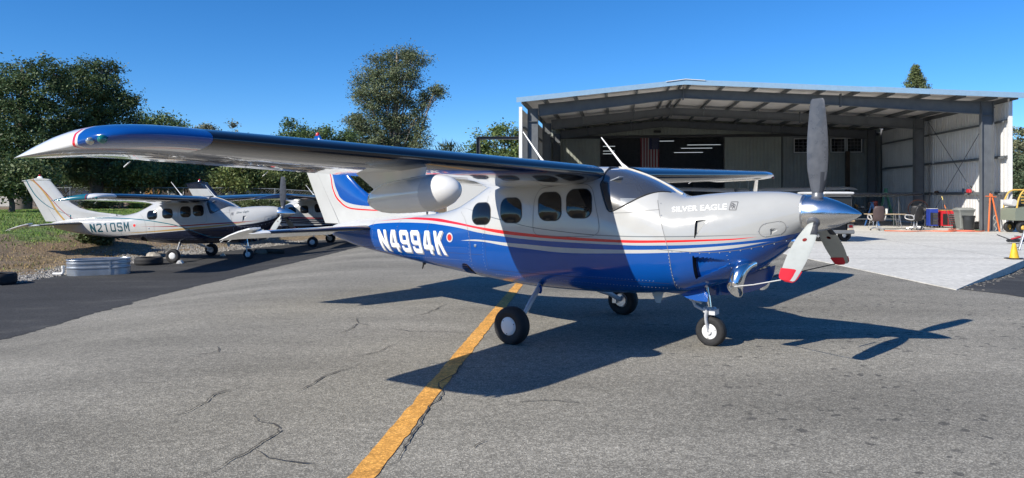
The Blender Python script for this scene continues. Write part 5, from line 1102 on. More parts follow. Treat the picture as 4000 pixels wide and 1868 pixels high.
# tall eucalyptus
x, g = at(1530, 75)
lobe_tree('eucalyptus_tree', 'tall airy eucalyptus standing alone above the middle of the wing', 1540, 75, [(1550, 220, 48), (1610, 245, 42), (1650, 235, 26), (1590, 205, 25), (1470, 250, 46), (1425, 300, 40), (1500, 300, 55), (1570, 300, 52), (1615, 320, 34), (1415, 360, 42), (1450, 400, 55), (1510, 370, 60), (1560, 400, 50), (1640, 420, 38), (1672, 372, 36), (1700, 355, 22), (1720, 365, 14), (1620, 470, 40), (1385, 470, 38), (1430, 490, 55), (1500, 470, 60), (1560, 490, 52), (1640, 520, 36), (1400, 540, 50), (1480, 560, 65), (1570, 560, 60), (1640, 570, 34)], 56000, EUC, .115, trunk=.42, clump=.40, per=95, asp=.38, bark=M_BARKP, fork=.3)
for px, d, top, w_, n, lab in ((1140, 62, 468, 170, 15000, 'round oak behind the red beacon, left of the tall eucalyptus'), (1265, 64, 490, 150, 11000, 'oak between the red beacon and the tall eucalyptus'), (1345, 66, 500, 120, 8000, 'oak right against the left foot of the tall eucalyptus')):
    blob_tree('oak_tree', lab, px, d, top, w_, n, (.045, .07, .026), .12)
blob_tree('oak_tree', 'round green oak beside the left side of the hangar', 1975, 62, 486, 190, 17000, (.06, .085, .028), .12)
blob_tree('oak_tree', 'low green bush tree left of the steel post and beam', 1845, 62, 548, 110, 6000, (.05, .08, .03), .12)
# spiky cypress-like tree between the eucalyptus and the hangar
x, g = at(1750, 66); H = zz(528, 66, g); root = thing('yucca_tree', 'spiky leaved tree between the tall eucalyptus and the hangar', 'tree', (x, 66, g)); b = MB(); b.tube([(0, 0, -.2), (.1, 0, H*.5), (0, 0, H*.7)], [.3, .2, .12], 8); b.build('trunk', M_BARK, root, 60)
V = []; cc = []
for k in range(900):
    c = np.array([rng.normal(0, .85), rng.normal(0, .7), H*rng.uniform(.25, .86)]); c[0] *= 1.5-.9*c[2]/H; d_ = rng.normal(0, 1, 3); d_[2] = abs(d_[2])+.6; d_ /= np.linalg.norm(d_); s = np.cross(d_, rng.normal(0, 1, 3)); s /= np.linalg.norm(s); l = rng.uniform(.45, .95)
    V += [c-s*.05, c+s*.05, c+d_*l]; g_ = rng.uniform(.7, 1.3); cc.append((.06*g_, .085*g_, .05*g_))
fast_mesh('crown', np.array(V), 3, np.array(cc), M_LEAF, root)
# conifer behind the hangar roof
def conifer(px, d, top, wpx, lab):
    x, g = at(px, d); H = zz(top, d, g); W = wpx*d/2850/2; root = thing('pine_tree', lab, 'tree', (x, d, g)); b = MB(); b.tube([(0, 0, -.3), (0, 0, H*.6), (.1, 0, H*.97)], [.35, .2, .03], 8)
    C = []; sh = []
    for k in range(170):
        z = H*(1-.62*rng.uniform(.01, 1)**1.7); r = (H-z)*.62*rng.uniform(.45, 1.12)+.12; r = min(r, W*2.4); a = rng.uniform(0, 2*PI); e = np.array([r*math.cos(a), r*math.sin(a), z-.12*r]); b.tube([(0, 0, z), tuple(e)], [.05, .012], 5)
        m = int(40+45*r); f = rng.uniform(.1, 1.05, m)**.7; p = np.array([0, 0, z])+(e-np.array([0, 0, z]))*f[:, None]+rng.normal(0, .16, (m, 3)); C.append(p); sh.append(np.full(m, rng.uniform(.7, 1.3)))
    b.build('trunk', M_BARK, root, 60); C = np.concatenate(C); sh = np.concatenate(sh); V, c2 = leaf_faces(C, .13, .35, np.array([.17, .21, .09])[None]*(sh*rng.uniform(.75, 1.3, len(C)))[:, None]); fast_mesh('crown', V, 4, c2, M_LEAF, root)
conifer(3575, 92, 262, 170, 'conifer top rising behind the hangar roof')
blob_tree('eucalyptus_tree', 'pale grey green eucalyptus at the right edge above the dark tree', 3985, 78, 498, 170, 14000, (.095, .105, .06), .15, seed=2)
blob_tree('oak_tree', 'dense dark evergreen beside the right side of the hangar', 3975, 62, 600, 230, 22000, (.042, .058, .032), .11, low=.12, k=13, seed=3)
blob_tree('oak_tree', 'dark evergreen at the very right edge behind the forklift', 4130, 58, 590, 220, 12000, (.042, .058, .032), .11, low=.12, seed=5)
# low shrubs on the bank
for i, (px, d, top, w_, lab) in enumerate(((395, 41, 782, 90, 'dark low shrub under the parked wing'), (548, 42, 800, 40, 'small yellow green bush behind the parked cabin'), (372, 25.8, 922, 60, 'weedy clump on the bare soil below the tail'), (1010, 44, 780, 150, 'hedge behind the second parked cabin'), (1120, 45, 775, 120, 'hedge left of the blue fin'))):
    blob_tree('shrub', lab, px, d, top, w_, 4000, (.045, .06, .025) if i != 1 else (.12, .14, .03), .06, low=.2, clump=.16, group='shrubs on the bank', seed=i, twigs=False)
# a far wood closing the view
n = 46000; x = rng.uniform(-75, 2, n); d = 74+rng.uniform(0, 9, n); hh = 4.2+1.5*np.sin(x*.35)+1.0*np.sin(x*.9+1); z = gz(x, d)+rng.uniform(0, 1, n)**.8*hh
V, c2 = leaf_faces(np.stack([x, d, z], 1), .30, .55, np.array([.045, .062, .028])[None]*rng.uniform(.6, 1.4, (n, 1))); tag(fast_mesh('far_wood', V, 4, c2, M_LEAF), 'dark far wood filling the gaps between the trees', 'wood', kind='stuff')
n = 16000; x = rng.uniform(36, 120, n); d = 90+rng.uniform(0, 9, n); z = gz(x, d)+rng.uniform(0, 1, n)**.8*(5.5+1.5*np.sin(x*.4))
V, c2 = leaf_faces(np.stack([x, d, z], 1), .34, .55, np.array([.05, .065, .03])[None]*rng.uniform(.6, 1.4, (n, 1))); tag(fast_mesh('far_wood', V, 4, c2, M_LEAF), 'dark far wood right of the hangar', 'wood', kind='stuff')

n = 30000; x = rng.uniform(-60, 60, n); d = -34-rng.uniform(0, 8, n); z = rng.uniform(0, 1, n)**.8*(8.5+2.2*np.sin(x*.3)+1.2*np.sin(x*.9+1))
V, c2 = leaf_faces(np.stack([x, d, z], 1), .42, .55, np.array([.09, .12, .05])[None]*rng.uniform(.6, 1.4, (n, 1))); tag(fast_mesh('far_wood', V, 4, c2, M_LEAF), 'dark wood across the airfield, seen only as reflections in the windows', 'wood', kind='stuff')
# ---------- things along the left side
M_GALV = mat('galvanised', (.46, .50, .54), .40, .8, var=.10, vscale=4, rvar=.06)
def gpos(x, y, dz=0): return (x, y, float(gz(x, y))+dz)
# oval galvanised stock tank
tk = thing('stock_tank', 'oval galvanised stock tank lying on the dark asphalt edge', 'tank', gpos(-10.95, 19.35, .006), R(24))
def oval(a, c, n=24):
    return [(a-c+c*math.cos(-PI/2+PI*k/n), c*math.sin(-PI/2+PI*k/n)) for k in range(n+1)]+[(-(a-c)+c*math.cos(PI/2+PI*k/n), c*math.sin(PI/2+PI*k/n)) for k in range(n+1)]
b = MB(); prof = [(0, .0), (.18, .0), (.20, .014), (.235, .014), (.255, .0), (.31, .0), (.33, .014), (.365, .014), (.385, .0), (.44, .0)]
b.rings([[(x*(1+d/.74), y*(1+d/.34), z) for x, y in oval(.74, .33)] for z, d in prof]+[[(x*.985, y*.97, z) for x, y in oval(.74, .33)] for z in (.44, .04)], c0=True, c1=True); b.build('tank_wall', M_GALV, tk, 30)
b = MB(); b.tube([(x*1.01, y*1.02, .445) for x, y in oval(.74, .33)], .016, 8, loop=True); b.build('rim', M_GALV, tk)
b = MB(); b.box((.28, -.346, .22), (.03, .012, .42)); b.build('seam', M_GALV, tk, 0)
tk.scale = (1, 1, .9)
def flat_tyre(lab, x, y, r, h):
    t_ = thing('tyre', lab, 'tyre', gpos(x, y, .006), 0, 'old tyres by the gravel'); b = MB(); rim = r*.55
    b.rev([(rim, .01), (r*.9, 0), (r*.98, h*.2), (r, h*.35), (r*.985, h*.4), (r, h*.5), (r*.985, h*.6), (r, h*.68), (r*.98, h*.82), (r*.9, h), (rim, h*.97), (rim*1.1, h*.6), (rim*1.1, h*.4), (rim, .01)], n=40, cap=False); b.build('carcass', M_RUB, t_, 50)
    b = MB(); b.rev([(rim*1.02, h*.96), (rim*1.0, h*.9), (rim*.98, h*.9), (rim*.98, h*.97)], n=32, cap=False); b.build('bead', mat('bead', (.03, .03, .032), .6), t_)
flat_tyre('old black tyre lying flat between the galvanised tank and the wheel', -10.95, 22.0, .40, .22); flat_tyre('old black tyre lying flat at the left edge of the photo', -12.05, 17.15, .36, .26)
for i, (x, y, lab) in enumerate(((-10.86, 22.35, 'white wheel chock behind the main wheel of the gold striped aircraft'), (-10.2, 22.42, 'white wheel chock ahead of the main wheel of the gold striped aircraft'), (-9.95, 25.1, 'white wheel chock at the far main wheel of the gold striped aircraft'))):
    c = thing('wheel_chock', lab, 'chock', gpos(x, y, .006), R(8*i), 'wheel chocks'); b = MB(); b.prism([(-.09, 0), (.09, 0), (.03, .09), (-.03, .09)], .22, lambda a, c_, d: (a, d-.11, c_)); b.build('block', M_WPL, c, 0); b = MB(); b.tube([(0, -.1, .05), (0, -.2, .02), (.05, -.32, .01)], .008, 6); b.build('cord', mat('rope_white', (.6, .6, .58), .8), c)
pv = thing('drain_pipe', 'white plastic elbow pipe at the end of the galvanised tank', 'pipe', gpos(-11.75, 19.0, 0)); b = MB(); b.tube(crom([(-.2, 0, .05), (0, 0, .05), (.06, 0, .09), (.06, 0, .24)], 4), .035, 12); b.build('pipe', M_WPL, pv); b = MB(); b.rev([(.045, 0), (.045, .06)], (.06, 0, .2), n=14); b.build('coupling', M_WPL, pv)
def rock(lab, x, y, r, col=(.40, .37, .32)):
    b = MB(); rs = []
    for k in range(7):
        a = -PI/2+PI*k/6; q = []
        for j in range(10): t = 2*PI*j/10; m = r*(1+rng.uniform(-.18, .18)); q.append((m*math.cos(a)*math.cos(t)*1.35, m*math.cos(a)*math.sin(t), m*math.sin(a)*.75+r*.4))
        rs.append(q)
    b.rings(rs); o = b.build('rock', mat('rock%d' % int(col[0]*100), col, .9, var=.3, vscale=8, bump=.5, bscale=18), None, 30); o.location = gpos(x, y); tag(o, lab, 'rock', 'rocks at the gravel edge')
rock('pale rock at the gravel edge below the parked tail number', -11.9, 24.2, .17); rock('brown rock by the nose wheel of the gold striped aircraft', -8.9, 25.9, .16, (.25, .20, .15)); rock('smaller pale rock left of the nose wheel of the gold striped aircraft', -9.3, 26.0, .13, (.33, .29, .24))
b = MB(); b.tube(crom([(-9.15, 26.0, -.32), (-8.6, 25.95, -.30), (-8.1, 26.0, -.33)], 5), .085, 10); o = b.build('log', mat('log_grey', (.09, .075, .06), .9, var=.4, vscale=6), None); tag(o, 'dark weathered log lying on the gravel behind the nose wheel', 'log')
# wire fence behind the bank
fe = thing('wire_fence', 'low grey wire fence with pipe rails behind the grass bank', 'fence', (0, 0, 0)); mf = mat('fence_pipe', (.28, .30, .31), .5, .6)
pts = [(x, 44+.06*(x+20)) for x in np.arange(-36, -3, 2.4)]
for x, y in pts: b = MB(); z = float(gz(x, y)); b.tube([(x, y, z-.1), (x, y, z+1.28)], .035, 8); b.build('fence_post', mf, fe)
for h in (1.24, .85, .45, .12):
    b = MB(); b.tube([(x, y, float(gz(x, y))+h) for x, y in pts], .024 if h > 1 else .008, 6); b.build('rail', mf, fe)
mesh = mat('fence_mesh', (.20, .21, .21), .6, .4)
for (x0, y0), (x1, y1) in zip(pts, pts[1:]):
    b = MB(); z0, z1 = float(gz(x0, y0)), float(gz(x1, y1))
    for k in range(-8, 16):
        for s in (1, -1):
            f0, f1 = k/16, k/16+s*.5; h0, h1 = .06, 1.22; a0, a1 = max(0, min(1, f0)), max(0, min(1, f1))
            if a0 == a1: continue
            g0 = h0+(h1-h0)*(a0-f0)/(f1-f0); g1 = h0+(h1-h0)*(a1-f0)/(f1-f0)
            b.tube([(x0+(x1-x0)*a0, y0+(y1-y0)*a0+.01*s, z0+(z1-z0)*a0+g0), (x0+(x1-x0)*a1, y0+(y1-y0)*a1+.01*s, z0+(z1-z0)*a1+g1)], .004, 3, cap=False)
    b.build('wire_mesh', mesh, fe, 0)['kind'] = 'stuff'
# houses behind the trees
def house(lab, px, d, w_, dp, eh, rh, wall, roof, wins):
    x, g = at(px, d); h = thing('house', lab, 'house', (x, d, g-.1)); b = MB(); b.box((0, dp/2, eh/2), (w_, dp, eh)); b.prism([(-w_/2, eh), (w_/2, eh), (0, eh+rh-.05)], dp, lambda a, c, e: (a, e, c)); wl = b.build('wall', mat('house_wall_%d' % px, wall, .8, var=.1), h, 0)
    for s in (-1, 1):
        b = MB(); n = Vector((rh, 0, s*w_/2*s)).normalized(); b.add([(s*(w_/2+.4), y, eh-.4*rh/(w_/2)*1+o) if k else (0, y, eh+rh+o) for o in (0, .14) for y in (-.4, dp+.4) for k in (0, 1)], [(0, 1, 3, 2), (6, 7, 5, 4), (0, 4, 5, 1), (2, 3, 7, 6), (1, 5, 7, 3), (0, 2, 6, 4)]); b.build('roof', mat('house_roof_%d' % px, roof, .85, var=.2), h, 0)
    for wx, wz, ww, wh in wins:
        b = MB(); b.box((wx, -.02, wz), (ww+.14, .08, wh+.14)); wi = b.build('window', M_WF, h, 0); b = MB(); b.box((wx, -.065, wz), (ww, .02, wh)); b.build('pane', M_PANE, wi, 0)
    b = MB(); b.box((w_*.38, -.02, 1.05), (.95, .08, 2.1)); b.build('door', mat('house_door', (.12, .09, .07), .6), h, 0)
house('dark brown house half hidden behind the trees under the wing', 672, 56, 7.0, 6, 2.4, 1.3, (.07, .05, .04), (.05, .045, .042), ((-1.8, 1.5, 1.1, 1.0), (.3, 1.5, 1.1, 1.0)))
house('white house half hidden behind the dark fin top', 842, 58, 4.6, 6, 2.7, 1.2, (.62, .62, .60), (.10, .09, .085), ((-1.1, 1.6, 1.0, 1.0),))
house('pale house glimpsed at the far left behind the oaks', -10, 52, 6, 6, 2.6, 1.4, (.50, .48, .44), (.14, .10, .09), ((.5, 1.5, 1.2, 1.0),))
x, g = at(596, 51); gt_ = thing('wooden_gate', 'orange brown timber gate in the garden fence under the wing', 'gate', (x, 51, g)); 
for k in range(6): b = MB(); b.box((-.45+k*.18, 0, .75), (.165, .03, 1.5)); b.build('plank', mat('cedar', (.42, .22, .07), .7, var=.2), gt_, 0)
b = MB(); b.box((0, .03, .35), (1.1, .03, .1)); b.build('cross_rail', mat('cedar', (.42, .22, .07), .7, var=.2), gt_, 0)
# white van seen between pod and cabin
vn = thing('van', 'white van with orange stripe parked behind the foreground cabin', 'van', (-1.55, 31.0, .012), R(90)); vw = mat('van_white', (.62, .61, .57), .35, coat=.4)
sec = [(-2.6, .45, 2.25, .95), (-2.5, .42, 2.32, 1.0), (1.2, .42, 2.34, 1.0), (1.55, .42, 2.25, .98), (2.15, .42, 1.35, .95), (2.75, .42, 1.15, .92), (2.85, .5, 1.0, .88)]
b = MB(); b.rings([[(x, -w_, z0), (x, w_, z0), (x, w_*1.0, z0+(z1-z0)*.55), (x, w_*.9, z1-.06), (x, w_*.8, z1), (x, -w_*.8, z1), (x, -w_*.9, z1-.06), (x, -w_, z0+(z1-z0)*.55)] for x, z0, z1, w_ in sec]); b.build('body', vw, vn, 30)
for s in (-1, 1):
    for x in (-1.6, 1.85): b = MB(); tyre(b, (x, s*.86, .36), .36, .24, .19); wl = b.build('wheel', M_RUB, vn, 50); b = MB(); b.rev([(.19, -.06), (.1, s*.1), (.02, s*.1)], (x, s*.88, .35), 'Y', 20); b.build('rim', M_ALU, wl)
    b = MB(); b.prism([(.45, 1.45), (1.5, 1.40), (1.32, 2.05), (.45, 2.08)], .012, lambda a, c, d: (a, s*(.985+d), c)); b.build('side_window', M_WIN, vn, 0)
    b = MB(); b.box((-.2, s*1.004, 1.18), (4.4, .012, .09)); b.build('stripe', mat('van_orange', (.75, .33, .03), .4), vn, 0)
    b = MB(); b.box((1.5, s*1.12, 1.55), (.08, .16, .3), bev=.02); b.build('mirror', M_SEAL, vn)
    b = MB(); b.box((2.84, s*.66, .78), (.04, .26, .18), bev=.015); b.build('headlight', M_LC, vn)
b = MB(); b.prism([(1.62, -.82), (1.62, .82), (2.08, .8), (2.08, -.8)], .01, lambda a, c, d: (a+.03, c, 2.22-(a-1.62)*1.72+d)); b.build('windshield', M_WIN, vn, 0)
b = MB(); b.box((2.86, 0, .55), (.1, 1.7, .18), bev=.03); b.build('bumper', M_SEAL, vn)
# dark steel post and beam beside the hangar
pf = thing('post_and_beam', 'dark steel post and beam frame left of the hangar', 'frame', (-1.66, 38.0, .012)); ms = mat('frame_dark', (.05, .052, .055), .5)
b = MB(); ibeam(b, (0, 0, 4.7), (0, 0, 0), .2, .2, up=(1, 0, 0)); b.build('post', ms, pf, 0); b = MB(); ibeam(b, (-.1, 0, 4.72), (2.1, 0, 4.72), .16, .16); b.build('beam', ms, pf, 0)
# ---------- things in and around the hangar
Z0 = .014
def wpt(px, d): return (px-2000)/2850*d
def office_chair(lab, x, y, rz, col, arm):
    c = thing('office_chair', lab, 'chair', (x, y, Z0), rz, 'office chairs in the hangar'); ml = mat('chair_%d' % int(col[0]*1000), col, .5, var=.15); ma = mat('chair_metal', (.50, .50, .50), .35, .7); mp = mat('chair_arm_%d' % int(arm[0]*100), arm, .4)
    b = MB(); b.box((0, 0, .49), (.52, .52, .12), bev=.045); b.build('seat', ml, c)
    b = MB(); rs = []
    for z, w_, d in ((.50, .40, .22), (.58, .50, .235), (.80, .52, .26), (1.02, .48, .30), (1.12, .40, .325), (1.15, .30, .33)):
        rs.append([(w_/2*a, d+t, z) for a, t in ((-.85, -.05), (.85, -.05), (1, -.02), (1, .02), (.85, .05), (-.85, .05), (-1, .02), (-1, -.02))])
    b.rings(rs); b.build('backrest', ml, c, 50)
    for s in (-1, 1): b = MB(); b.tube(crom([(s*.28, .22, .52), (s*.33, .20, .68), (s*.33, .0, .72), (s*.33, -.2, .70), (s*.32, -.2, .56), (s*.28, .0, .50), (s*.28, .2, .50)], 5), .028, 8); b.build('armrest', mp, c)
    b = MB(); b.tube([(0, 0, .44), (0, 0, .12)], [.03, .045], 10); b.build('gas_stem', ma, c)
    for k in range(5):
        a = 2*PI*k/5+.3; b = MB(); b.tube([(0, 0, .13), (.18*math.cos(a), .18*math.sin(a), .11), (.32*math.cos(a), .32*math.sin(a), .07)], [.035, .028, .02], 8); b.build('base_leg', ma, c); b = MB(); b.rev([(.028, -.02), (.03, 0), (.028, .02)], (.32*math.cos(a), .32*math.sin(a), .03), 'X', 12, rz=a+1.57); b.build('caster', M_RUB, c)
office_chair('brown office chair with pale loop arms, left of the folding table', 17.3, 34.6, R(172), (.075, .05, .048), (.45, .43, .41)); office_chair('black leather office chair at the right end of the folding table', 19.2, 34.85, R(205), (.02, .02, .022), (.36, .36, .37))
office_chair('black office chair behind the other black chair, mostly hidden', 19.75, 35.6, R(150), (.018, .018, .02), (.05, .05, .05))
# folding table with cups
tb = thing('folding_table', 'folding table with pale top and bent steel legs between the office chairs', 'table', (18.35, 35.9, Z0), R(-8)); b = MB(); b.box((0, 0, .73), (1.75, .72, .045), bev=.012); b.build('table_top', mat('table_top', (.42, .33, .22), .5, var=.1), tb)
for s in (-1, 1): 
    for t in (-1, 1): b = MB(); b.tube(crom([(s*.58, t*.25, .70), (s*.62, t*.28, .35), (s*.68, t*.3, .02)], 4), .014, 8); b.build('leg', M_ALU, tb)
    b = MB(); b.tube([(s*.63, -.28, .3), (s*.63, .28, .3)], .012, 8); b.build('leg_brace', M_ALU, tb); b = MB(); b.tube([(s*.6, 0, .34), (s*.25, 0, .70)], .010, 8); b.build('strut', M_ALU, tb)
def cup(lab, x, y, r, h, col):
    c = thing('cup', lab, 'cup', (x, y, Z0+.755)); b = MB(); b.rev([(r*.75, 0), (r, h), (r*.94, h), (r*.7, .01)], n=20, cap=True); b.build('wall', mat('cup_%d' % int(col[1]*100), col, .5), c, 40); b = MB(); b.tube([(r*1.02*math.cos(a), r*1.02*math.sin(a), h) for a in np.linspace(0, 2*PI, 16, endpoint=False)], .004, 6, loop=True); b.build('rim', M_WPL, c)
cup('tall white paper cup on the folding table', 18.36, 35.75, .06, .24, (.72, .72, .66)); cup('red and white paper cup on the folding table', 17.98, 35.72, .055, .16, (.45, .05, .05))
# tool chests
def tool_chest(lab, x, y, col, w_, h, dr, rz=R(-8)):
    t = thing('tool_chest', lab, 'tool chest', (x, y, Z0), rz, 'rolling tool chests'); m = mat('chest_%d' % int(col[2]*100), col, .35, coat=.5); b = MB(); b.box((0, 0, .10+h/2), (w_, .46, h), bev=.012); b.build('cabinet', m, t)
    for k in range(dr):
        z = .16+(k+.5)*(h*.72)/dr; hh = h*.72/dr-.02
        b = MB(); b.box((w_*.16, -.236, z), (w_*.56, .018, hh)); d_ = b.build('drawer', mat('drawer_dark', (.05, .05, .052), .4), t, 0); b = MB(); b.box((w_*.16, -.252, z+hh*.28), (w_*.5, .018, .018)); b.build('handle', M_ALU, d_, 0)
    b = MB(); b.box((-w_*.30, -.236, .16+h*.36), (w_*.28, .018, h*.72)); b.build('door', mat('door_black', (.02, .02, .022), .4), t, 0)
    b = MB(); b.box((0, 0, .115+h), (w_*1.02, .48, .03), bev=.01); b.build('top_tray', mat('tray_%d' % int(col[0]*100), (.55, .33, .10) if col[0] > .2 else (.5, .52, .55), .5), t)
    for sx in (-1, 1):
        for sy in (-1, 1): b = MB(); b.rev([(.05, -.02), (.055, 0), (.05, .02)], (sx*w_*.42, sy*.18, .055), 'X', 14); b.build('caster', M_RUB, t)
    b = MB(); b.tube([(w_/2+.0, -.15, .1+h*.85), (w_/2+.05, -.15, .1+h*.85), (w_/2+.05, .15, .1+h*.85), (w_/2, .15, .1+h*.85)], .012, 8); b.build('push_handle', M_ALU, t)
tool_chest('red rolling tool chest with black drawers beside the rubbish bins', 22.25, 37.2, (.55, .02, .03), .82, .78, 5); tool_chest('narrow blue rolling cabinet left of the red tool chest', 21.45, 37.25, (.02, .05, .32), .40, .86, 2)
# drum fan
fn = thing('drum_fan', 'rusty drum fan standing behind the blue cabinet', 'fan', (21.1, 37.9, Z0), R(-30)); b = MB(); b.rev([(.46, -.22), (.47, -.2), (.47, .2), (.46, .22), (.44, .22), (.44, -.22)], (0, 0, .95), 'Y', 36, cap=False); b.build('drum', mat('rust', (.20, .075, .035), .7, var=.35, vscale=5), fn)
b = MB()
for r in (.1, .2, .3, .4): b.tube([(r*math.cos(a), -.2, .95+r*math.sin(a)) for a in np.linspace(0, 2*PI, 28, endpoint=False)], .006, 6, loop=True)
b.build('grille', M_SEAL, fn)
for k in range(5): a = 2*PI*k/5; b = MB(); b.prism([(.05, -.03), (.4, -.10), (.4, .06), (.05, .03)], .012, lambda u, v, d, a=a: (u*math.cos(a)-v*math.sin(a), d+v*.4, .95+u*math.sin(a)+v*math.cos(a))); b.build('fan_blade', M_SEAL, fn, 0)
for s in (-1, 1): b = MB(); b.tube([(s*.3, -.25, .06), (s*.32, 0, .55), (s*.3, .25, .06)], .02, 8); b.build('stand', M_SEAL, fn); b = MB(); b.rev([(.08, -.03), (.085, 0), (.08, .03)], (s*.3, .25, .085), 'X', 16); b.build('wheel', M_RUB, fn)
# bins
bn = thing('wheeled_bin', 'large grey wheeled rubbish bin with closed lid, behind the black bin', 'bin', (21.95, 35.45, Z0), R(-8)); mg = mat('bin_grey', (.19, .20, .19), .6, var=.08)
b = MB(); b.rings([[(a*w_/2, c*d/2, z) for a, c in ((-1, -.85), (-.85, -1), (.85, -1), (1, -.85), (1, .85), (.85, 1), (-.85, 1), (-1, .85))] for z, w_, d in ((.04, .52, .55), (.5, .60, .62), (.86, .68, .70), (.87, .73, .75), (.93, .74, .76))]); b.build('tub', mg, bn, 30)
b = MB(); b.rings([[(a*w_/2, c*d/2, z) for a, c in ((-1, -.85), (-.85, -1), (.85, -1), (1, -.85), (1, .85), (.85, 1), (-.85, 1), (-1, .85))] for z, w_, d in ((.935, .78, .80), (.97, .78, .80), (1.04, .62, .62), (1.06, .5, .5))]); b.build('lid', mat('bin_lid', (.24, .25, .24), .6), bn, 30)
for s in (-1, 1): b = MB(); b.rev([(.11, -.03), (.12, 0), (.11, .03)], (s*.3, .3, .12), 'X', 18); b.build('wheel', M_RUB, bn)
b = MB(); b.tube([(-.3, .42, .95), (.3, .42, .95)], .018, 8); b.build('handle', mg, bn)
bk = thing('rubbish_bin', 'round black rubbish bin in front of the grey wheeled bin', 'bin', (21.75, 34.75, Z0)); mb = mat('bin_black', (.028, .032, .036), .5)
b = MB(); b.rev([(.20, 0), (.215, .02), (.245, .45), (.25, .46), (.25, .52), (.262, .64), (.28, .65), (.285, .69), (.27, .69), (.24, .5), (.2, .03)], n=32); b.build('tub', mb, bk, 40)
for s in (-1, 1): b = MB(); b.box((s*.285, 0, .62), (.05, .12, .05), bev=.012); b.build('handle', mb, bk)
ct = thing('floor_crate', 'small dark crate on the floor by the wall behind the bins', 'crate', (22.75, 35.9, Z0), R(-8)); b = MB(); b.box((0, 0, .16), (.36, .4, .32), bev=.04); b.build('box', mb, ct); b = MB(); b.box((0, 0, .335), (.38, .42, .03), bev=.012); b.build('lid', M_SEAL, ct)
# broom leaning on the tool chest
br = thing('floor_scraper', 'long handled floor brush leaning across the red tool chest', 'brush', (21.1, 35.0, Z0)); b = MB(); b.tube([(0, 0, .06), (.52, 1.6, 1.42)], .014, 8); b.build('handle', M_ALU, br); b = MB(); b.tube([(.52, 1.6, 1.42), (.59, 1.82, 1.60)], .022, 8); b.build('grip', mat('grip_yellow', (.62, .50, .18), .6), br); b = MB(); b.tube([(.36, 1.1, 1.0), (.42, 1.3, 1.17)], .018, 8); b.build('sleeve', mat('sleeve_orange', (.75, .20, .05), .6), br); b = MB(); b.box((.02, 0, .04), (.42, .1, .05), rz=.3, bev=.012); b.build('head', mat('brush_head', (.45, .10, .06), .7), br)
# orange hoist standing against the front column
ho = thing('engine_hoist', 'orange folded hoist leaning at the right front column', 'hoist', (21.95, 33.35, Z0), R(-8)); mo = mat('hoist_orange', (.70, .17, .05), .45)
b = MB(); b.tube([(-.16, 0, 0), (-.06, .05, 1.75)], .035, 8); b.build('leg', mo, ho); b = MB(); b.tube([(.32, 0, 0), (.0, .05, 1.72)], .035, 8); b.build('leg', mo, ho); b = MB(); b.tube([(-.28, 0, 1.62), (.18, 0, 1.58)], .022, 8); b.build('cross_bar', mo, ho); b = MB(); b.tube([(-.03, .05, 1.7), (-.03, .05, 1.85)], .02, 8); b.build('hook_post', M_SEAL, ho)
b = MB(); b.tube(crom([(.10, -.05, .75), (.02, -.06, .6), (.14, -.06, .45), (.05, -.06, .3), (.16, -.06, .15), (.1, -.05, .05)], 6), .018, 8); b.build('chain', mat('chain_grey', (.35, .34, .3), .6), ho)
# ladders
def ladder(lab, name, x, y, h, lean, col, rz):
    l = thing(name, lab, 'ladder', (x, y, Z0), rz); m = mat('ladder_%d' % int(col[1]*1000), col, .45)
    for s in (-1, 1):
        b = MB(); b.box((s*(.27-.0), -h*lean/2, h/2), (.03, .07, h*1.02), rx=-math.atan(lean)); b.build('rail', m, l, 0); b = MB(); b.box((s*.25, h*lean/2, h/2), (.025, .05, h*1.02), rx=math.atan(lean)); b.build('back_rail', m, l, 0)
    for k in range(1, int(h/.3)): b = MB(); z = k*.3; b.box((0, -h*lean+z*lean, z), (.52, .08, .025)); b.build('step', m, l, 0)
    b = MB(); b.box((0, 0, h+.02), (.56, .16, .05), bev=.012); b.build('top_cap', m, l)
ladder('blue step ladder behind the folding table', 'step_ladder', 19.5, 39.5, 1.25, .28, (.02, .10, .28), R(60)); ladder('green step ladder left of the second column', 'step_ladder', 21.2, 41.4, 2.0, .22, (.015, .13, .07), R(70))
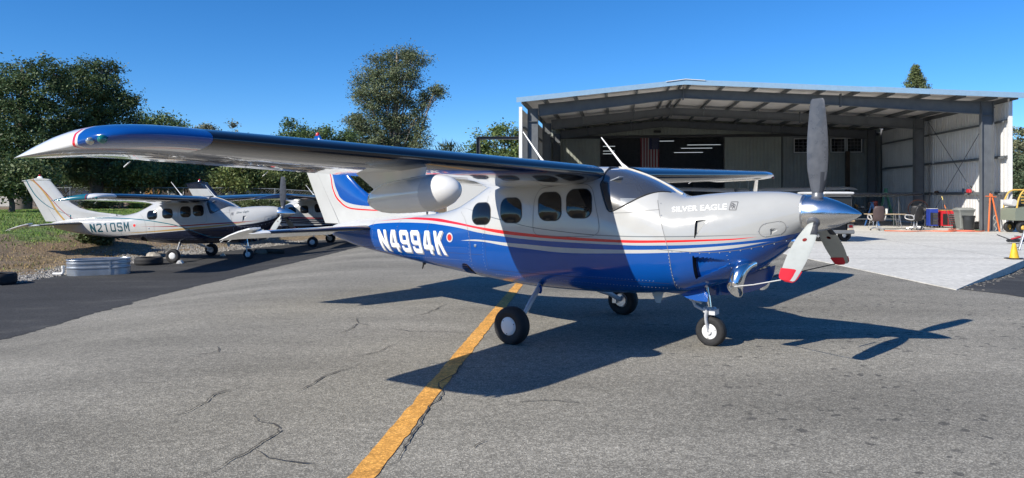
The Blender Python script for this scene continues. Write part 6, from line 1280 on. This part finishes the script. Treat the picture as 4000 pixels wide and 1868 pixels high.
# long workbench with clutter, rack and spare wing
wb = thing('workbench', 'dark workbench covered in tools along the back of the bay', 'workbench', (18.3, 42.0, Z0), R(-8)); b = MB(); b.box((0, 0, .88), (5.2, .8, .06)); b.build('top', mat('bench_top', (.05, .045, .04), .7), wb, 0)
for s in (-2.4, -.8, .8, 2.4):
    for t in (-.32, .32): b = MB(); b.box((s, t, .425), (.08, .08, .85)); b.build('leg', M_SEAL, wb, 0)
b = MB(); b.box((0, .05, .3), (5.0, .66, .03)); b.build('shelf', M_SEAL, wb, 0)
cols = [(.03, .03, .035), (.25, .04, .03), (.04, .05, .12), (.12, .12, .12), (.05, .05, .05), (.20, .12, .05), (.30, .30, .28)]
for i in range(16):
    x = -2.4+i*.32+rng.uniform(-.08, .08); h = rng.uniform(.12, .42); dx, dy = rng.uniform(.12, .26), rng.uniform(.15, .3); a = R(-8); lx, ly = 18.3+x*math.cos(a), 42.0+x*math.sin(a)
    c = cols[i % 7]; o = thing('parts_box', ['small %s box on the dark workbench, number %s from its left end' % (['black', 'red', 'navy', 'grey', 'dark', 'brown', 'pale'][i % 7], ['one', 'two', 'three', 'four', 'five', 'six', 'seven', 'eight', 'nine', 'ten', 'eleven', 'twelve', 'thirteen', 'fourteen', 'fifteen', 'sixteen'][i])][0], 'box', (lx, ly, Z0+.911), a+rng.uniform(-.3, .3), 'clutter on the workbench')
    b = MB(); b.box((0, 0, h/2), (dx, dy, h), bev=.015); b.build('case', mat('clutter_%d' % (i % 7), c, .5), o); b = MB(); b.tube([(-dx*.3, 0, h), (-dx*.25, 0, h+.05), (dx*.25, 0, h+.05), (dx*.3, 0, h)], .01, 6); b.build('handle', M_SEAL, o)
ld = thing('vise_stand', 'tall drill stand with raised lever on the dark workbench', 'drill', (18.0, 41.6, Z0+.911)); b = MB(); b.tube([(0, 0, 0), (0, 0, .75)], .03, 10); b.build('pillar', M_SEAL, ld); b = MB(); b.box((0, -.1, .6), (.16, .3, .2), bev=.03); b.build('head', M_SEAL, ld); b = MB(); b.tube([(0, -.1, .65), (.35, -.1, 1.15)], .018, 8); b.build('lever', M_SEAL, ld)
rk = thing('steel_rack', 'tall thin steel rack carrying a spare wing inside the bay', 'rack', (19.0, 38.6, Z0), R(-8)); mr_ = mat('rack_steel', (.13, .14, .15), .5, .5)
for s in (-1.25, 1.25):
    for t in (-.35, .35): b = MB(); b.tube([(s, t, 0), (s, t, 1.62)], .024, 8); b.build('upright', mr_, rk)
for z in (1.6, .4): 
    for t in (-.35, .35): b = MB(); b.tube([(-1.3, t, z), (1.3, t, z)], .02, 8); b.build('rail', mr_, rk)
sw_ = thing('spare_wing', 'long dark leading edge of a spare wing lying on the steel rack', 'wing panel', (18.6, 38.5, Z0+1.63), R(-8)); b = MB(); rs = []
for x in (-2.6, -1, 1, 2.7):
    c = .9; rs.append([(x, .42-c*u, (foil(u, .14)[0]+k*foil(u, .14)[1])*c+.02) for u, k in [(.5*(1-math.cos(PI*i/10)), 1) for i in range(10, 0, -1)]+[(.5*(1-math.cos(PI*i/10)), -1) for i in range(0, 11)]])
b.rings([[(p[0], -p[1], p[2]+.05) for p in r] for r in rs]); b.build('skin', mat('wing_panel_grey', (.28, .29, .30), .35), sw_, 50); b = MB(); b.tube([(-2.6, -.42, .075), (2.7, -.42, .075)], .045, 10); b.build('leading_edge', M_BOOT, sw_)
# odds and ends on the lowest wall girt
hl = Mh.to_3x3()
def girt_at(y, z): v = Mh @ Vector((21.52, y, z)); return (v.x, v.y, v.z)
s1 = thing('cap', 'brown round hat lying on the lowest wall girt', 'hat', girt_at(6.6, 1.772)); b = MB(); b.rev([(.20, 0), (.2, .012), (.12, .02), (.11, .10), (.06, .13), (.001, .135)], n=24); b.build('crown', mat('hat_brown', (.15, .08, .05), .8), s1, 40); b = MB(); b.tube([(.115*math.cos(a), .115*math.sin(a), .035) for a in np.linspace(0, 2*PI, 20, endpoint=False)], .012, 6, loop=True); b.build('band', M_SEAL, s1)
s2 = thing('power_tool', 'red and black power tool on the lowest wall girt near the front column', 'tool', girt_at(2.9, 1.772)); b = MB(); b.box((0, 0, .10), (.14, .3, .2), bev=.03); b.build('body', mat('tool_red', (.5, .03, .04), .4), s2); b = MB(); b.tube([(0, -.1, .18), (0, -.22, .3), (0, -.1, .34)], .03, 8); b.build('grip', M_SEAL, s2)
s3 = thing('spray_can', 'dark blue spray can on the lowest wall girt', 'can', girt_at(3.5, 1.772)); b = MB(); b.rev([(.05, 0), (.05, .2), (.03, .24), (.02, .24)], n=18); b.build('can', mat('can_blue', (.04, .08, .14), .4), s3); b = MB(); b.rev([(.02, .24), (.02, .28)], n=12); b.build('nozzle', M_WPL, s3)
# hoses snaking over the floor
def hose(lab, pts, r, col):
    b = MB(); b.tube(crom([(x, y, Z0+r) for x, y in pts], 6), r, 8); tag(b.build('hose', mat('hose_%d' % int(col[0]*100+col[1]*10), col, .5), None), lab, 'hose', 'hoses on the hangar floor')
hose('orange air hose snaking along the hangar threshold', [(17.2, 33.7), (18.2, 33.3), (19.1, 33.55), (19.9, 33.1), (20.6, 33.6), (21.2, 33.2), (21.7, 33.5)], .022, (.68, .16, .06)); hose('red orange extension cord looped in front of the red tool chest', [(19.6, 34.0), (20.2, 33.5), (20.9, 33.9), (21.3, 33.4), (20.7, 33.2), (20.2, 33.8), (20.9, 34.2), (21.5, 33.9)], .018, (.62, .09, .05)); hose('green garden hose by the black rubbish bin', [(21.4, 33.9), (21.9, 34.2), (22.3, 33.8), (21.9, 33.5)], .018, (.05, .25, .09)); hose('thin black cable on the concrete right of the hangar column', [(20.3, 29.5), (21.6, 29.0), (22.8, 29.2), (24.2, 28.9)], .014, (.03, .03, .03))
# golf cart seen from behind
gc = thing('golf_cart', 'black golf cart with white roof parked behind the propeller spinner', 'golf cart', (11.62, 26.05, Z0), R(4)); mk = mat('cart_black', (.022, .023, .025), .4, coat=.3)
b = MB(); b.box((0, .35, .52), (1.12, .75, .30), bev=.05); b.build('rear_body', mk, gc); b = MB(); b.box((0, 1.5, .40), (1.1, 1.8, .12), bev=.03); b.build('floor', mk, gc); b = MB(); b.box((0, 2.35, .70), (1.05, .35, .5), bev=.12); b.build('front_cowl', mat('cart_tan', (.36, .32, .25), .5), gc)
b = MB(); b.box((0, .80, .86), (1.08, .52, .14), bev=.04); b.build('seat', mat('cart_seat', (.52, .38, .22), .6), gc); b = MB(); b.box((0, .56, 1.08), (1.06, .12, .34), bev=.04); b.build('seat_back', mat('cart_seat', (.52, .38, .22), .6), gc)
b = MB(); b.box((0, -.05, .76), (1.0, .5, .08), bev=.02); b.build('rear_tray', mat('cart_tray', (.40, .28, .15), .6), gc); b = MB(); b.box((0, -.10, .36), (1.14, .10, .14), bev=.03); b.build('bumper', mat('cart_grey', (.16, .17, .18), .5), gc)
rs = []
for z, w_, l0, l1 in ((1.70, 1.14, -.12, 1.95), (1.735, 1.18, -.16, 2.0), (1.78, 1.16, -.14, 1.97), (1.80, .95, .05, 1.75)):
    rs.append([(a*w_/2, l0+(l1-l0)*c, z) for a, c in ((-1, .06), (-.9, 0), (.9, 0), (1, .06), (1, .94), (.9, 1), (-.9, 1), (-1, .94))])
b = MB(); b.rings(rs); b.build('roof', mat('cart_roof', (.66, .66, .64), .4, coat=.3), gc, 40)
for s in (-1, 1):
    b = MB(); b.tube([(s*.52, -.02, .7), (s*.52, .02, 1.71)], .022, 8); b.build('roof_strut', M_SEAL, gc); b = MB(); b.tube([(s*.52, 2.3, .9), (s*.52, 1.9, 1.71)], .022, 8); b.build('roof_strut', M_SEAL, gc)
    b = MB(); b.box((s*.44, -.075, .53), (.22, .05, .24), bev=.03); tl = b.build('tail_light', mat('lamp_housing', (.55, .47, .36), .5), gc); b = MB(); b.box((s*.44, -.108, .56), (.13, .02, .09), bev=.008); b.build('lens', mat('tail_red', (.6, .02, .02), .3), tl)
    for y in (.42, 2.2): b = MB(); tyre(b, (s*.48, y, .225), .225, .2, .11); wl = b.build('wheel', M_RUB, gc, 50); b = MB(); b.rev([(.11, 0), (.08, s*.05), (.01, s*.06)], (s*.53, y, .22), 'Y', 18); b.build('rim', M_ALU, wl)
b = MB(); b.box((0, .0, 1.32), (.98, .012, .68)); b.build('rear_screen', mat('smoke_plastic', (.03, .035, .04), .15, coat=.5), gc, 0); b = MB(); b.tube([(-.5, -.01, 1.64), (.5, -.01, 1.64)], .014, 8); b.build('screen_bar', M_ALU, gc)
# forklift at the right edge
fk = thing('forklift', 'yellow forklift with overhead guard at the right edge beside the hangar', 'forklift', (22.12, 32.55, Z0), R(0)); my = mat('fork_yellow', (.70, .44, .10), .45, var=.08); mgn = mat('fork_grey', (.20, .22, .17), .5)
b = MB(); b.prism(crom([(.0, .55), (.0, .95), (.12, 1.1), (.85, 1.16), (1.0, .95), (1.05, .55)], 4), .98, lambda a, c, d: (a, d-.49, c)); b.build('counterweight', mgn, fk, 30); b = MB(); b.box((1.35, 0, .45), (1.6, .95, .5), bev=.05); b.build('chassis', mk, fk)
b = MB(); b.box((.62, 0, 1.24), (.46, .5, .12), bev=.04); b.build('seat', M_SEAL, fk); b = MB(); b.box((.40, 0, 1.42), (.1, .46, .36), ry=-.2, bev=.04); b.build('seat_back', M_SEAL, fk)
for s in (-1, 1):
    b = MB(); b.tube(crom([(.10, s*.44, 1.1), (.18, s*.44, 1.5), (.36, s*.44, 1.82), (.6, s*.44, 1.9)], 4), .035, 8); b.build('guard_post', my, fk); b = MB(); b.tube([(1.28, s*.44, .75), (1.22, s*.44, 1.5), (1.15, s*.44, 1.9)], .06, 8); b.build('guard_post', my, fk); b = MB(); b.tube([(.55, s*.44, 1.9), (1.2, s*.44, 1.9)], .04, 8); b.build('guard_rail', my, fk)
    for x, r in ((.35, .24), (1.75, .30)): b = MB(); tyre(b, (x, s*.42, r), r, .2, r*.5); wl = b.build('wheel', M_RUB, fk, 50); b = MB(); b.rev([(r*.5, 0), (r*.3, s*.08), (.01, s*.08)], (x, s*.45, r-.01), 'Y', 16); b.build('rim', my, wl)
for k in range(5): b = MB(); b.box((.62+k*.13, 0, 1.905), (.04, .86, .03)); b.build('guard_bar', my, fk, 0)
for s in (-.28, .28): b = MB(); b.box((2.15, s, 1.1), (.1, .08, 2.0)); b.build('mast_rail', mk, fk, 0); b = MB(); b.box((2.65, s, .1), (1.0, .1, .04)); b.build('fork', mk, fk, 0)
for k in range(4): b = MB(); b.tube([(.80, .3, 1.3+k*.14), (.96, .3, 1.3+k*.14)], .03, 8); b.build('gas_cylinder_band', my, fk)
b = MB(); b.tube([(.98, 0, 1.0), (.9, 0, 1.35)], .02, 8); b.tube([(.9+.15*math.cos(a), .15*math.sin(a), 1.38) for a in np.linspace(0, 2*PI, 16, endpoint=False)], .015, 6, loop=True); b.build('steering_wheel', M_SEAL, fk)
b = MB(); b.rev([(.14, -.3), (.16, -.26), (.16, .26), (.14, .3)], (.10, 0, 1.33), 'Y', 20); b.build('gas_bottle', mat('bottle_white', (.6, .6, .6), .4), fk)
# tripod stand and cone at the right edge
ts = thing('tripod_stand', 'aluminium tripod stand with blue head at the right edge of the slab', 'stand', (15.98, 22.5, Z0))
for x, y in ((-.55, -.3), (.55, -.25), (.05, .6)):
    b = MB(); b.tube([(x, y, .0), (x*.08, y*.08, 1.0)], .022, 8); lg_ = b.build('leg', M_ALU, ts); b = MB(); b.rev([(.035, 0), (.035, .02)], (x, y, 0), n=12); b.build('foot', M_SEAL, lg_)
b = MB(); b.tube([(-.55*.62, -.3*.62, .36), (-.55*.50, -.3*.5, .50)], .028, 8); b.build('clamp', mat('clamp_red', (.55, .05, .05), .5), ts); b = MB(); b.rev([(.09, .86), (.10, .88), (.10, 1.06), (.06, 1.1), (.03, 1.24)], n=20); b.build('head', mat('head_blue', (.03, .16, .36), .4), ts)
cn = thing('traffic_cone', 'yellow traffic cone with black base at the right edge of the slab', 'cone', (13.18, 19.15, Z0)); b = MB(); b.rings([[(a*r, c*r, z) for a, c in ((-1, -.9), (-.9, -1), (.9, -1), (1, -.9), (1, .9), (.9, 1), (-.9, 1), (-1, .9))] for r, z in ((.17, 0), (.17, .02), (.13, .03))]); b.build('base', M_RUB, cn, 0)
b = MB(); b.rev([(.115, .03), (.108, .05), (.04, .41), (.034, .415), (.03, .41)], n=24); b.build('cone', mat('cone_yellow', (.68, .42, .02), .6, var=.2, vscale=9), cn, 40)
jk = thing('floor_jack', 'low dark floor jack with red arm at the right edge of the slab', 'jack', (17.4, 25.2, Z0), R(20)); b = MB(); b.box((0, 0, .1), (.6, .3, .1), bev=.03); b.build('chassis', mk, jk); b = MB(); b.tube([(-.2, 0, .15), (.2, 0, .22)], .04, 8); b.build('arm', mat('clamp_red', (.55, .05, .05), .5), jk); b = MB(); b.tube([(-.28, 0, .14), (-.9, 0, .32)], .016, 8); b.build('handle', M_SEAL, jk)
